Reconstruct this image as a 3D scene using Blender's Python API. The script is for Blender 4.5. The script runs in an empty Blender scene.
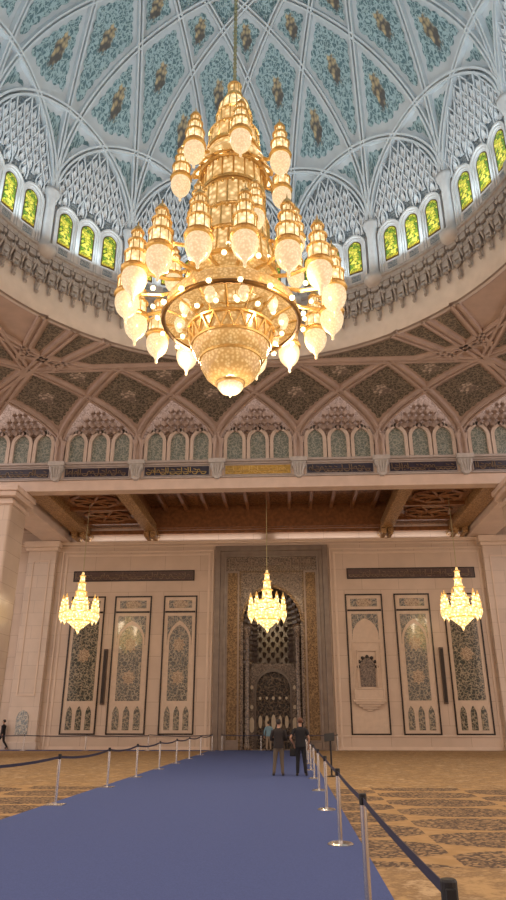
import bpy, math, random
from mathutils import Vector, Matrix
random.seed(7)
PI = math.pi
sc = bpy.context.scene
COL = sc.collection
sin, cos, rad = math.sin, math.cos, math.radians

# hall frame: camera at x=0,y=0; the qibla wall is the plane y=48.5; dome axis at (DX, DY)
DX, DY = -1.8, 19.5
HX = -1.75            # axis of the arcade bays
WY = 48.5             # qibla wall
AY = 37.8             # arcade plane under the vault
BAY = 4.92

# ------------------------------------------------------------------ materials
def nt(name):
    m = bpy.data.materials.new(name); m.use_nodes = True
    n = m.node_tree.nodes; l = m.node_tree.links
    return m, n, l, n['Principled BSDF']

def node(n, t, **kw):
    x = n.new(t)
    for k, v in kw.items():
        if k in ('operation', 'blend_type', 'feature', 'wave_type', 'bands_direction', 'rings_direction', 'data_type', 'distance', 'noise_dimensions', 'voronoi_dimensions'):
            setattr(x, k, v)
        else:
            x.inputs[k].default_value = v
    return x

def c4(c): return (c[0], c[1], c[2], 1)

def ramp(n, stops):
    r = n.new('ShaderNodeValToRGB'); e = r.color_ramp.elements
    while len(e) < len(stops): e.new(0.5)
    for i, (p, c) in enumerate(stops): e[i].position = p; e[i].color = c4(c)
    return r

def plain(name, col, rough=.5, metal=0., var=.12, scale=3., emit=None, es=0., spec=.5, bump=0., coat=0.):
    m, n, l, b = nt(name)
    tc = n.new('ShaderNodeTexCoord')
    no = node(n, 'ShaderNodeTexNoise', Scale=scale, Detail=5.)
    l.new(tc.outputs['Object'], no.inputs['Vector'])
    r = ramp(n, [(.3, [v*(1-var) for v in col]), (.7, [min(1, v*(1+var)) for v in col])])
    l.new(no.outputs['Fac'], r.inputs['Fac']); l.new(r.outputs['Color'], b.inputs['Base Color'])
    b.inputs['Roughness'].default_value = rough; b.inputs['Metallic'].default_value = metal
    b.inputs['Specular IOR Level'].default_value = spec
    b.inputs['Coat Weight'].default_value = coat; b.inputs['Coat Roughness'].default_value = .05
    if emit:
        b.inputs['Emission Color'].default_value = c4(emit); b.inputs['Emission Strength'].default_value = es
    if bump:
        bp = node(n, 'ShaderNodeBump', Strength=bump, Distance=.05); l.new(no.outputs['Fac'], bp.inputs['Height']); l.new(bp.outputs['Normal'], b.inputs['Normal'])
    return m

def arabesque(name, dark, mid, light, scale=2.2, coord='Object', rough=.5, spec=.5, coat=0., metal=0., warp=.5, axes=None, med=None, lw=.09, bump=.35):
    """curling filigree: light lines on a dark ground; med = (size u, size v, colour, colour) a medallion round the UV origin"""
    m, n, l, b = nt(name)
    tc = n.new('ShaderNodeTexCoord'); src = tc.outputs[coord]
    if axes:
        sx = n.new('ShaderNodeSeparateXYZ'); l.new(src, sx.inputs[0])
        cb = n.new('ShaderNodeCombineXYZ'); l.new(sx.outputs[axes[0]], cb.inputs[0]); l.new(sx.outputs[axes[1]], cb.inputs[1]); src = cb.outputs[0]
    no = node(n, 'ShaderNodeTexNoise', Scale=scale*.9, Detail=2.); l.new(src, no.inputs['Vector'])
    sb = node(n, 'ShaderNodeVectorMath', operation='SUBTRACT'); l.new(no.outputs['Color'], sb.inputs[0]); sb.inputs[1].default_value = (.5, .5, .5)
    ml = node(n, 'ShaderNodeVectorMath', operation='SCALE'); l.new(sb.outputs[0], ml.inputs[0]); ml.inputs['Scale'].default_value = warp
    ad = node(n, 'ShaderNodeVectorMath', operation='ADD'); l.new(src, ad.inputs[0]); l.new(ml.outputs[0], ad.inputs[1])
    v1 = node(n, 'ShaderNodeTexVoronoi', feature='DISTANCE_TO_EDGE', Scale=scale); l.new(ad.outputs[0], v1.inputs['Vector'])
    v2 = node(n, 'ShaderNodeTexVoronoi', feature='F1', Scale=scale*1.9); l.new(ad.outputs[0], v2.inputs['Vector'])
    sn = node(n, 'ShaderNodeMath', operation='MULTIPLY'); l.new(v2.outputs['Distance'], sn.inputs[0]); sn.inputs[1].default_value = 17.
    s2 = node(n, 'ShaderNodeMath', operation='SINE'); l.new(sn.outputs[0], s2.inputs[0])
    r2 = ramp(n, [(.35, (0, 0, 0)), (.8, (1, 1, 1))]); l.new(s2.outputs[0], r2.inputs['Fac'])
    r1 = ramp(n, [(lw*.6, (1, 1, 1)), (lw*1.3, (0, 0, 0))]); l.new(v1.outputs['Distance'], r1.inputs['Fac'])
    m1 = n.new('ShaderNodeMixRGB'); m1.inputs[1].default_value = c4(dark); m1.inputs[2].default_value = c4(mid); l.new(r2.outputs['Color'], m1.inputs[0])
    m2 = n.new('ShaderNodeMixRGB'); m2.inputs[2].default_value = c4(light); l.new(m1.outputs[0], m2.inputs[1]); l.new(r1.outputs['Color'], m2.inputs[0])
    out = m2.outputs[0]
    if med:
        su, sv, ca, cbc = med
        mp = node(n, 'ShaderNodeVectorMath', operation='MULTIPLY'); l.new(tc.outputs['UV'], mp.inputs[0]); mp.inputs[1].default_value = (1/su, 1/sv, 0)
        ln = node(n, 'ShaderNodeVectorMath', operation='LENGTH'); l.new(mp.outputs[0], ln.inputs[0])
        nm = node(n, 'ShaderNodeTexNoise', Scale=3.2, Detail=2.); l.new(tc.outputs['UV'], nm.inputs['Vector'])
        nn = node(n, 'ShaderNodeMath', operation='MULTIPLY_ADD'); l.new(nm.outputs['Fac'], nn.inputs[0]); nn.inputs[1].default_value = 1.6; l.new(ln.outputs['Value'], nn.inputs[2])
        rm = ramp(n, [(.0, (1, 1, 1)), (.50, (1, 1, 1)), (.56, (0, 0, 0))])
        hv = node(n, 'ShaderNodeMath', operation='MULTIPLY'); l.new(nn.outputs[0], hv.inputs[0]); hv.inputs[1].default_value = .33
        l.new(hv.outputs[0], rm.inputs['Fac'])
        mv = node(n, 'ShaderNodeTexVoronoi', feature='F1', Scale=4.2); l.new(tc.outputs['UV'], mv.inputs['Vector']); mr = ramp(n, [(.30, (1, 1, 1)), (.62, (0, 0, 0))]); l.new(mv.outputs['Distance'], mr.inputs['Fac'])
        mc = n.new('ShaderNodeMixRGB'); mc.inputs[1].default_value = c4(ca); mc.inputs[2].default_value = c4(cbc); l.new(mr.outputs['Color'], mc.inputs[0])
        m3 = n.new('ShaderNodeMixRGB'); l.new(rm.outputs['Color'], m3.inputs[0]); l.new(out, m3.inputs[1]); l.new(mc.outputs[0], m3.inputs[2]); out = m3.outputs[0]
    l.new(out, b.inputs['Base Color'])
    b.inputs['Roughness'].default_value = rough; b.inputs['Metallic'].default_value = metal; b.inputs['Specular IOR Level'].default_value = spec
    b.inputs['Coat Weight'].default_value = coat; b.inputs['Coat Roughness'].default_value = .06; b.inputs['Coat IOR'].default_value = 1.6
    if bump:
        mx = node(n, 'ShaderNodeMath', operation='MAXIMUM'); l.new(r1.outputs['Color'], mx.inputs[0]); l.new(r2.outputs['Color'], mx.inputs[1])
        bp = node(n, 'ShaderNodeBump', Strength=bump, Distance=.06); l.new(mx.outputs[0], bp.inputs['Height']); l.new(bp.outputs['Normal'], b.inputs['Normal'])
    return m

def marble_wall(name, c1, c2, seam, rough=.22, spec=.6, bw=2.6, bh=1.5):
    m, n, l, b = nt(name)
    tc = n.new('ShaderNodeTexCoord')
    sx = n.new('ShaderNodeSeparateXYZ'); l.new(tc.outputs['Object'], sx.inputs[0])
    cb = n.new('ShaderNodeCombineXYZ'); l.new(sx.outputs[0], cb.inputs[0]); l.new(sx.outputs[2], cb.inputs[1])
    br = n.new('ShaderNodeTexBrick'); l.new(cb.outputs[0], br.inputs['Vector'])
    br.inputs['Scale'].default_value = 1.; br.inputs['Brick Width'].default_value = bw; br.inputs['Row Height'].default_value = bh
    br.inputs['Mortar Size'].default_value = .012; br.inputs['Color1'].default_value = c4(c1); br.inputs['Color2'].default_value = c4(c2); br.inputs['Mortar'].default_value = c4(seam)
    no = node(n, 'ShaderNodeTexNoise', Scale=.9, Detail=6.); l.new(tc.outputs['Object'], no.inputs['Vector'])
    r = ramp(n, [(.3, (.88, .88, .88)), (.75, (1, 1, 1))]); l.new(no.outputs['Fac'], r.inputs['Fac'])
    mx = n.new('ShaderNodeMixRGB'); mx.blend_type = 'MULTIPLY'; mx.inputs[0].default_value = 1; l.new(br.outputs['Color'], mx.inputs[1]); l.new(r.outputs['Color'], mx.inputs[2])
    l.new(mx.outputs[0], b.inputs['Base Color']); b.inputs['Roughness'].default_value = rough; b.inputs['Specular IOR Level'].default_value = spec
    return m

def glow(name, c1, c2, s1, s2, scale=7., base=(1, .85, .6), rough=.2, vert=0.):
    """cut crystal lit from inside: emission uneven over the facets"""
    m, n, l, b = nt(name)
    tc = n.new('ShaderNodeTexCoord')
    v = node(n, 'ShaderNodeTexVoronoi', feature='F1', Scale=scale); l.new(tc.outputs['Object'], v.inputs['Vector'])
    r = ramp(n, [(.05, c1), (.6, c2)]); l.new(v.outputs['Distance'], r.inputs['Fac'])
    mr = n.new('ShaderNodeMapRange'); l.new(v.outputs['Distance'], mr.inputs[0]); mr.inputs[1].default_value = .0; mr.inputs[2].default_value = .65; mr.inputs[3].default_value = s1; mr.inputs[4].default_value = s2
    b.inputs['Base Color'].default_value = c4(base); b.inputs['Roughness'].default_value = rough
    l.new(r.outputs['Color'], b.inputs['Emission Color']); l.new(mr.outputs[0], b.inputs['Emission Strength'])
    return m

M = {}
M['dome_white'] = plain('dome_white', (.62, .66, .69), .6, scale=1.2, var=.06)
M['rib_white'] = plain('rib_white', (.66, .69, .71), .55, scale=2, var=.06)
M['rib_shadow'] = plain('rib_groove', (.40, .42, .45), .6)
M['teal'] = arabesque('teal_carving', (.11, .195, .22), (.20, .31, .335), (.42, .55, .57), 5.0, 'UV', .45, med=(.36, .60, (.13, .115, .105), (.66, .50, .28)), lw=.13, bump=.5)
M['teal_small'] = arabesque('teal_carving_small', (.11, .195, .22), (.20, .31, .335), (.42, .55, .57), 5.0, 'UV', .45, lw=.13, bump=.5)
M['silver'] = arabesque('silver_carving', (.30, .38, .42), (.45, .53, .56), (.80, .84, .84), 2.6, 'UV', .35, bump=.5)
M['lattice'] = plain('lattice_plaster', (.70, .72, .74), .55, scale=4, var=.08)
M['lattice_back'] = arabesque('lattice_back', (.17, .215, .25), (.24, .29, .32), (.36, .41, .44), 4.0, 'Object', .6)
M['drum'] = plain('drum_stone', (.60, .58, .57), .5, var=.07)
M['drum_band'] = plain('drum_band_stone', (.64, .58, .53), .5, scale=1.5, var=.08)
M['cornice'] = plain('cornice_stone', (.40, .375, .36), .5, var=.18, scale=5)
M['sill_tile'] = arabesque('sill_tile', (.12, .16, .20), (.26, .30, .34), (.5, .52, .52), 9, 'Object', .4)
M['vault_rib'] = plain('vault_stone', (.46, .365, .325), .5, scale=1.5, var=.1)
M['olive'] = arabesque('olive_carving', (.075, .07, .056), (.135, .12, .092), (.27, .23, .18), 4.0, 'UV', .45, med=(.55, .55, (.20, .165, .14), (.66, .57, .49)), lw=.09, bump=.5)
M['lunette'] = arabesque('lunette_carving', (.22, .165, .14), (.34, .26, .23), (.46, .37, .33), 5, 'Object', .5)
M['lunette_unit'] = plain('lunette_stone', (.38, .30, .265), .5, var=.15, scale=6)
M['niche_tile'] = arabesque('niche_tile', (.13, .17, .16), (.22, .27, .25), (.36, .38, .34), 4.5, 'Object', .35)
M['niche_frame'] = plain('niche_frame_stone', (.58, .49, .43), .45, var=.06)
M['stone_pink'] = plain('pink_stone', (.66, .53, .46), .35, scale=1.5, var=.07)
M['ledge'] = plain('grey_ledge', (.42, .38, .37), .4, var=.08)
M['navy'] = plain('navy_inscription_ground', (.035, .032, .055), .25, var=.2)
M['gold_script'] = plain('gold_script', (.52, .36, .14), .3, .6, var=.2)
M['dull_script'] = plain('bronze_script', (.20, .14, .09), .4, .2, var=.2)
M['gilded'] = plain('gilded_ground', (.42, .27, .07), .3, .55, var=.3, scale=8)
M['corbel'] = plain('corbel_stone', (.50, .49, .49), .45, var=.12, scale=6)
M['wood'] = plain('carved_wood', (.22, .095, .038), .35, scale=4, var=.3)
M['wood_panel'] = arabesque('wood_panelling', (.12, .055, .022), (.19, .085, .035), (.30, .14, .06), 2.5, 'Object', .35, axes=(0, 1), bump=.3)
M['wood_gold'] = arabesque('gilded_beam', (.20, .105, .04), (.32, .18, .07), (.46, .28, .12), 4.4, 'Object', .35, metal=.1)
M['marble'] = marble_wall('wall_marble', (.64, .505, .405), (.60, .47, .375), (.40, .31, .25))
M['marble_trim'] = plain('trim_marble', (.66, .53, .43), .25, scale=1.5, var=.06)
M['pier'] = marble_wall('pier_marble', (.66, .54, .45), (.62, .50, .41), (.46, .37, .31), bw=1.6, bh=.9)
M['band_dark'] = plain('dark_carved_band', (.085, .052, .045), .35, var=.2, scale=8)
M['black'] = plain('black_marble', (.028, .022, .02), .2, var=.2)
M['panel_white'] = plain('panel_marble', (.62, .49, .385), .2, var=.06)
M['tile'] = arabesque('mosaic_tile', (.06, .075, .068), (.115, .13, .11), (.27, .25, .185), 5.2, 'Object', .16, spec=.8, axes=(0, 2), coat=1., lw=.09, bump=.03)
M['tile_dense'] = arabesque('mosaic_tile_dense', (.030, .040, .036), (.085, .10, .082), (.33, .28, .20), 4.2, 'Object', .16, spec=.8, axes=(0, 2), coat=1., lw=.09, bump=.03)
M['rosette'] = arabesque('rosette_tile', (.22, .15, .10), (.38, .27, .17), (.55, .44, .31), 7, 'Object', .16, axes=(0, 2), coat=.5, bump=.05)
M['grille'] = plain('speaker_grille', (.10, .065, .045), .5, var=.1, scale=40)
M['mihrab_stone'] = plain('mihrab_stone', (.20, .155, .125), .22, scale=2, var=.14, spec=.7)
M['mihrab_dark'] = arabesque('mihrab_carving', (.055, .038, .028), (.115, .082, .06), (.24, .175, .125), 5.5, 'Object', .2, spec=.8, axes=(0, 2), coat=.3)
M['mihrab_gold'] = arabesque('mihrab_gold_band', (.085, .05, .025), (.17, .105, .05), (.30, .20, .10), 5.0, 'Object', .25, metal=.5, axes=(0, 2))
M['muqarnas'] = plain('muqarnas_stone', (.088, .064, .048), .25, var=.2, spec=.8)
M['screen'] = arabesque('niche_screen', (.012, .009, .008), (.035, .025, .019), (.12, .085, .055), 3.5, 'Object', .2, axes=(0, 2))
M['lozenge'] = plain('pale_lozenge_paint', (.55, .46, .34), .25, var=.1)  # pale paint for the glowing lights of the niche screen
M['gold'] = plain('chandelier_gold_glow', (.62, .40, .14), .28, .85, var=.25, scale=6, emit=(1., .55, .16), es=.07)  # emission on the metal frame stands in for glow from its lamps
M['gold_dark'] = plain('chandelier_rim_bronze', (.16, .085, .025), .3, .7, var=.2)
M['globe'] = glow('crystal_globe', (1., .83, .53), (1., .71, .39), .95, .70, 13., base=(.30, .22, .13))
M['tier'] = glow('crystal_tier', (1., .88, .56), (1., .70, .32), 1.7, .8, 5., base=(.30, .20, .10))
M['drum_glass'] = glow('crystal_drum', (1., .80, .44), (1., .58, .20), 1.25, .5, 5., base=(.2, .13, .06))
M['bowl'] = glow('crystal_bowl', (1., .70, .30), (.95, .50, .15), .78, .42, 10., base=(.15, .09, .035))
M['bulb'] = plain('lit_bulb', (1, .9, .7), .3, emit=(1., .80, .46), es=1.5)
M['small_glow'] = glow('small_crystal', (1., .84, .44), (1., .66, .24), 3.4, .95, 7., base=(.3, .2, .1))
M['small_gold'] = plain('small_chandelier_gold_glow', (.85, .55, .18), .25, .8, var=.2, emit=(1., .55, .16), es=.5)  # this metal emits too, lamp glow put into the gold itself
M['chain'] = plain('chain_brass', (.42, .38, .22), .35, .6)
M['runner'] = plain('blue_carpet', (.085, .115, .265), .95, scale=60, var=.12, spec=.1, bump=.1)
M['chrome'] = plain('brushed_steel', (.62, .60, .58), .25, .9, var=.06)
M['belt'] = plain('navy_belt', (.018, .018, .045), .7, var=.1)
M['plastic'] = plain('black_plastic', (.010, .009, .009), .6, var=.1)
M['skin'] = plain('skin', (.42, .24, .16), .5, var=.06)
M['hair'] = plain('dark_hair', (.022, .015, .012), .6, var=.2, scale=40)
M['hair_brown'] = plain('reddish_hair', (.13, .055, .028), .6, var=.2, scale=40)
M['black_cloth'] = plain('black_cloth', (.009, .009, .012), .85, var=.15)
M['brown_cloth'] = plain('dark_brown_cloth', (.020, .015, .015), .85, var=.15)
M['khaki'] = plain('khaki_cloth', (.13, .10, .07), .85, var=.1)
M['blue_cloth'] = plain('light_blue_cloth', (.16, .27, .33), .85, var=.1)
M['beige_cloth'] = plain('beige_cloth', (.30, .22, .15), .85, var=.1)
M['shoe'] = plain('dark_shoe', (.02, .018, .018), .5)

def stained():
    m, n, l, b = nt('stained_glass')
    tc = n.new('ShaderNodeTexCoord')
    v = node(n, 'ShaderNodeTexVoronoi', feature='F1', Scale=6.5); l.new(tc.outputs['Object'], v.inputs['Vector'])
    e = node(n, 'ShaderNodeTexVoronoi', feature='DISTANCE_TO_EDGE', Scale=6.5); l.new(tc.outputs['Object'], e.inputs['Vector'])
    sx = n.new('ShaderNodeSeparateColor'); l.new(v.outputs['Color'], sx.inputs[0])
    r = ramp(n, [(.0, (.07, .15, .03)), (.3, (.20, .30, .03)), (.6, (.45, .44, .04)), (1., (.75, .62, .10))]); l.new(sx.outputs[0], r.inputs['Fac'])
    sz = n.new('ShaderNodeSeparateXYZ'); l.new(tc.outputs['Object'], sz.inputs[0])
    mr = n.new('ShaderNodeMapRange'); l.new(sz.outputs[2], mr.inputs[0]); mr.inputs[1].default_value = .6; mr.inputs[2].default_value = 1.1
    mo = n.new('ShaderNodeMixRGB'); mo.inputs[1].default_value = (.95, .52, .04, 1); l.new(mr.outputs[0], mo.inputs[0]); l.new(r.outputs['Color'], mo.inputs[2])
    k = ramp(n, [(.02, (.15, .15, .15)), (.06, (1, 1, 1))]); l.new(e.outputs['Distance'], k.inputs['Fac'])
    mx = n.new('ShaderNodeMixRGB'); mx.blend_type = 'MULTIPLY'; mx.inputs[0].default_value = 1; l.new(mo.outputs[0], mx.inputs[1]); l.new(k.outputs['Color'], mx.inputs[2])
    l.new(mx.outputs[0], b.inputs['Base Color']); l.new(mx.outputs[0], b.inputs['Emission Color']); b.inputs['Emission Strength'].default_value = .42
    b.inputs['Roughness'].default_value = .2
    return m
M['stained'] = stained()

def carpet():
    m, n, l, b = nt('prayer_carpet_pile')
    tc = n.new('ShaderNodeTexCoord'); sp = n.new('ShaderNodeSeparateXYZ'); l.new(tc.outputs['Object'], sp.inputs[0])
    def mth(op, a, bb=None, c=None):
        x = node(n, 'ShaderNodeMath', operation=op)
        for i, v in enumerate((a, bb, c)):
            if v is None: continue
            if isinstance(v, (int, float)): x.inputs[i].default_value = v
            else: l.new(v, x.inputs[i])
        return x.outputs[0]
    PX, PY = 2.35, 1.72
    u0 = mth('DIVIDE', mth('SUBTRACT', sp.outputs[0], 2.1), PX)        # x in columns
    col = mth('FLOOR', u0); fu = mth('SUBTRACT', mth('SUBTRACT', u0, col), .5)
    odd = mth('MULTIPLY', mth('PINGPONG', col, 1.), .5)
    v0 = mth('ADD', mth('DIVIDE', mth('SUBTRACT', sp.outputs[1], 11.0), PY), odd)
    fv = mth('SUBTRACT', mth('SUBTRACT', v0, mth('FLOOR', v0)), .5)
    d = mth('SQRT', mth('ADD', mth('POWER', mth('MULTIPLY', fu, 1.72), 2.), mth('POWER', mth('MULTIPLY', fv, 2.12), 2.)))
    oval = ramp(n, [(.93, (1, 1, 1)), (.97, (0, 0, 0))]); l.new(d, oval.inputs['Fac'])
    # ovals in the inner field only, bands of fine border beyond
    zone = ramp(n, [(.0, (0, 0, 0)), (.01, (1, 1, 1)), (.5, (1, 1, 1)), (.52, (0, 0, 0))])
    zone.color_ramp.interpolation = 'CONSTANT'
    mr = n.new('ShaderNodeMapRange'); l.new(sp.outputs[1], mr.inputs[0]); mr.inputs[1].default_value = 9.4; mr.inputs[2].default_value = 31.; l.new(mr.outputs[0], zone.inputs['Fac'])
    om = mth('MULTIPLY', oval.outputs['Color'], zone.outputs['Color'])
    v = node(n, 'ShaderNodeTexVoronoi', feature='F1', Scale=6.); l.new(tc.outputs['Object'], v.inputs['Vector'])
    e = node(n, 'ShaderNodeTexNoise', Scale=8., Detail=2.5); l.new(tc.outputs['Object'], e.inputs['Vector'])
    fl = ramp(n, [(.40, (.36, .235, .125)), (.45, (.13, .09, .062)), (.55, (.09, .065, .05)), (.60, (.36, .24, .13))]); l.new(e.outputs['Fac'], fl.inputs['Fac'])
    gold = ramp(n, [(.2, (.45, .29, .14)), (.8, (.38, .24, .11))]); l.new(v.outputs['Distance'], gold.inputs['Fac'])
    g2 = node(n, 'ShaderNodeTexNoise', Scale=1.7, Detail=5., Roughness=.75); l.new(tc.outputs['Object'], g2.inputs['Vector'])
    bd = ramp(n, [(.40, (.47, .31, .15)), (.52, (.27, .175, .09)), (.62, (.52, .37, .21))]); l.new(g2.outputs['Fac'], bd.inputs['Fac'])
    mz = n.new('ShaderNodeMixRGB'); l.new(zone.outputs['Color'], mz.inputs[0]); l.new(bd.outputs['Color'], mz.inputs[1]); l.new(gold.outputs['Color'], mz.inputs[2])
    mx = n.new('ShaderNodeMixRGB'); l.new(om, mx.inputs[0]); l.new(mz.outputs[0], mx.inputs[1]); l.new(fl.outputs['Color'], mx.inputs[2])
    l.new(mx.outputs[0], b.inputs['Base Color']); b.inputs['Roughness'].default_value = .9; b.inputs['Specular IOR Level'].default_value = .15
    return m
M['carpet'] = carpet()

# ------------------------------------------------------------------ mesh builder
class MB:
    def __init__(s): s.v = []; s.f = []; s.uv = {}
    def add(s, vs, fs, uv=None):
        o = len(s.v); s.v += [tuple(p) for p in vs]; s.f += [tuple(i+o for i in f) for f in fs]
        if uv:
            for i, p in enumerate(uv): s.uv[o+i] = p
        return s
    def box(s, x0, x1, y0, y1, z0, z1):
        return s.add([(x0, y0, z0), (x1, y0, z0), (x1, y1, z0), (x0, y1, z0), (x0, y0, z1), (x1, y0, z1), (x1, y1, z1), (x0, y1, z1)],
                     [(0, 3, 2, 1), (4, 5, 6, 7), (0, 1, 5, 4), (1, 2, 6, 5), (2, 3, 7, 6), (3, 0, 4, 7)])
    def prismY(s, poly, y0, y1):
        """polygon in (x,z), extruded from y0 (front) to y1"""
        n = len(poly)
        vs = [(x, y0, z) for x, z in poly] + [(x, y1, z) for x, z in poly]
        return s.add(vs, [tuple(range(n)), tuple(range(2*n-1, n-1, -1))] + [(i, n+i, n+(i+1) % n, (i+1) % n) for i in range(n)])
    def prismZ(s, poly, z0, z1):
        n = len(poly)
        vs = [(x, y, z0) for x, y in poly] + [(x, y, z1) for x, y in poly]
        return s.add(vs, [tuple(range(n-1, -1, -1)), tuple(range(n, 2*n))] + [(i, (i+1) % n, n+(i+1) % n, n+i) for i in range(n)])
    def lathe(s, prof, seg=16, c=(0, 0, 0), a0=0., a1=2*PI):
        full = abs(a1-a0-2*PI) < 1e-6
        k = seg if full else seg+1
        vs = [(c[0]+r*cos(a0+(a1-a0)*i/seg), c[1]+r*sin(a0+(a1-a0)*i/seg), c[2]+z) for r, z in prof for i in range(k)]
        fs = []
        for j in range(len(prof)-1):
            for i in range(seg):
                i2 = (i+1) % k
                fs.append((j*k+i, j*k+i2, (j+1)*k+i2, (j+1)*k+i))
        return s.add(vs, fs)
    def tube(s, pts, r, seg=6, caps=True):
        pts = [Vector(p) for p in pts]; n = len(pts); vs = []; fs = []
        rs = r if isinstance(r, (list, tuple)) else [r]*n
        up = Vector((0, 0, 1))
        for i, p in enumerate(pts):
            t = (pts[min(i+1, n-1)]-pts[max(i-1, 0)]).normalized()
            a = t.cross(up)
            if a.length < 1e-3: a = t.cross(Vector((0, 1, 0)))
            a.normalize(); b = t.cross(a)
            for k in range(seg):
                vs.append(p+(a*cos(2*PI*k/seg)+b*sin(2*PI*k/seg))*rs[i])
        for i in range(n-1):
            for k in range(seg):
                k2 = (k+1) % seg
                fs.append((i*seg+k, i*seg+k2, (i+1)*seg+k2, (i+1)*seg+k))
        if caps: fs += [tuple(range(seg-1, -1, -1)), tuple(range((n-1)*seg, n*seg))]
        return s.add(vs, fs)
    def sphere(s, c, r, seg=10, rings=6):
        if not isinstance(r, (tuple, list)): r = (r, r, r)
        vs = [(c[0], c[1], c[2]-r[2])]
        for j in range(1, rings):
            a = -PI/2+PI*j/rings
            for i in range(seg): vs.append((c[0]+r[0]*cos(a)*cos(2*PI*i/seg), c[1]+r[1]*cos(a)*sin(2*PI*i/seg), c[2]+r[2]*sin(a)))
        vs.append((c[0], c[1], c[2]+r[2])); t = len(vs)-1; fs = []
        for i in range(seg): fs.append((0, 1+(i+1) % seg, 1+i)); fs.append((t, t-seg+i, t-seg+(i+1) % seg))
        for j in range(rings-2):
            for i in range(seg): fs.append((1+j*seg+i, 1+j*seg+(i+1) % seg, 1+(j+1)*seg+(i+1) % seg, 1+(j+1)*seg+i))
        return s.add(vs, fs)
    def ribbon(s, pts, w, y0, y1):
        """flat stroke in the xz plane"""
        n = len(pts); L = []; R = []
        for i, p in enumerate(pts):
            a, b = pts[max(i-1, 0)], pts[min(i+1, n-1)]
            dx, dz = b[0]-a[0], b[1]-a[1]; d = math.hypot(dx, dz) or 1
            L.append((p[0]-dz/d*w/2, p[1]+dx/d*w/2)); R.append((p[0]+dz/d*w/2, p[1]-dx/d*w/2))
        for i in range(n-1):
            s.prismY([L[i], L[i+1], R[i+1], R[i]], y0, y1)
        return s
    def build(s, name, mat, parent=None, smooth=False, off=None, bevel=0.):
        o_ = Vector(off) if off is not None else (Vector(parent['org']) if parent is not None and 'org' in parent else Vector((0, 0, 0)))
        me = bpy.data.meshes.new(name); me.from_pydata([(p[0]-o_.x, p[1]-o_.y, p[2]-o_.z) for p in s.v], [], s.f)
        if s.uv:
            ul = me.uv_layers.new(name='UVMap')
            for lp in me.loops: ul.data[lp.index].uv = s.uv.get(lp.vertex_index, (0, 0))
        if smooth:
            me.polygons.foreach_set('use_smooth', [True]*len(me.polygons))
        me.materials.append(M[mat] if isinstance(mat, str) else mat)
        ob = bpy.data.objects.new(name, me); COL.objects.link(ob)
        if parent is not None: ob.parent = parent; ob['org'] = tuple(float(q) for q in o_)
        elif off is not None: ob.location = off; ob['org'] = tuple(off)
        if bevel:
            bv = ob.modifiers.new('bevel', 'BEVEL'); bv.width = bevel; bv.segments = 2; bv.limit_method = 'ANGLE'
        return ob

def tag(o, label=None, cat=None, group=None, kind=None):
    if label: o['label'] = label
    if cat: o['category'] = cat
    if group: o['group'] = group
    if kind: o['kind'] = kind
    return o
def empty(name, loc=(0, 0, 0), label=None, cat=None, group=None, kind=None, rz=0.):
    o = bpy.data.objects.new(name, None); COL.objects.link(o); o.location = loc; o.rotation_euler = (0, 0, rz)
    o.empty_display_size = .2; o['org'] = tuple(float(v) for v in loc)
    return tag(o, label, cat, group, kind)
def kids(o): return KID.get(o.name, [c for c in o.children])
KID = {}
def copy_tree(o, parent=None, loc=None, rz=None):
    c = o.copy(); COL.objects.link(c)
    if parent is not None: c.parent = parent
    if loc is not None: c.location = loc
    if rz is not None: c.rotation_euler = (0, 0, rz)
    for ch in list(o.children): copy_tree(ch, c)
    return c

def arch(cx, hw, zs, za, n=8, k=1.0):
    """pointed arch from the left springing to the right springing, as (x,z)"""
    h = za-zs; pts = []
    # each side is a circular arc of radius R, centred on the springing line, meeting at the apex
    R = (hw*hw+h*h)/(2*hw)
    if R < hw: R = hw
    a_end = math.atan2(h, R-hw) if h <= R else PI/2
    for i in range(n+1):
        a = a_end*i/n
        pts.append((cx-hw+R-R*cos(a), zs+R*sin(a)*(h/(R*sin(a_end)))))
    return pts+[(2*cx-x, z) for x, z in reversed(pts[:-1])]
def arch_plate(mb, x0, x1, z0, z1, cx, hw, zs, za, y0, y1, n=8):
    a = arch(cx, hw, zs, za, n)
    poly = [(x0, z0), (cx-hw, z0)]+a+[(cx+hw, z0), (x1, z0), (x1, z1), (x0, z1)]
    mb.prismY(poly, y0, y1); return mb
def arch_poly(cx, hw, z0, zs, za, n=8):
    return [(cx-hw, z0)]+arch(cx, hw, zs, za, n)+[(cx+hw, z0)]
def rect_ring(mb, x0, x1, z0, z1, w, y0, y1, bottom=True):
    mb.box(x0, x0+w, y0, y1, z0, z1); mb.box(x1-w, x1, y0, y1, z0, z1)
    mb.box(x0+w, x1-w, y0, y1, z1-w, z1)
    if bottom: mb.box(x0+w, x1-w, y0, y1, z0, z0+w)
    return mb
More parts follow.
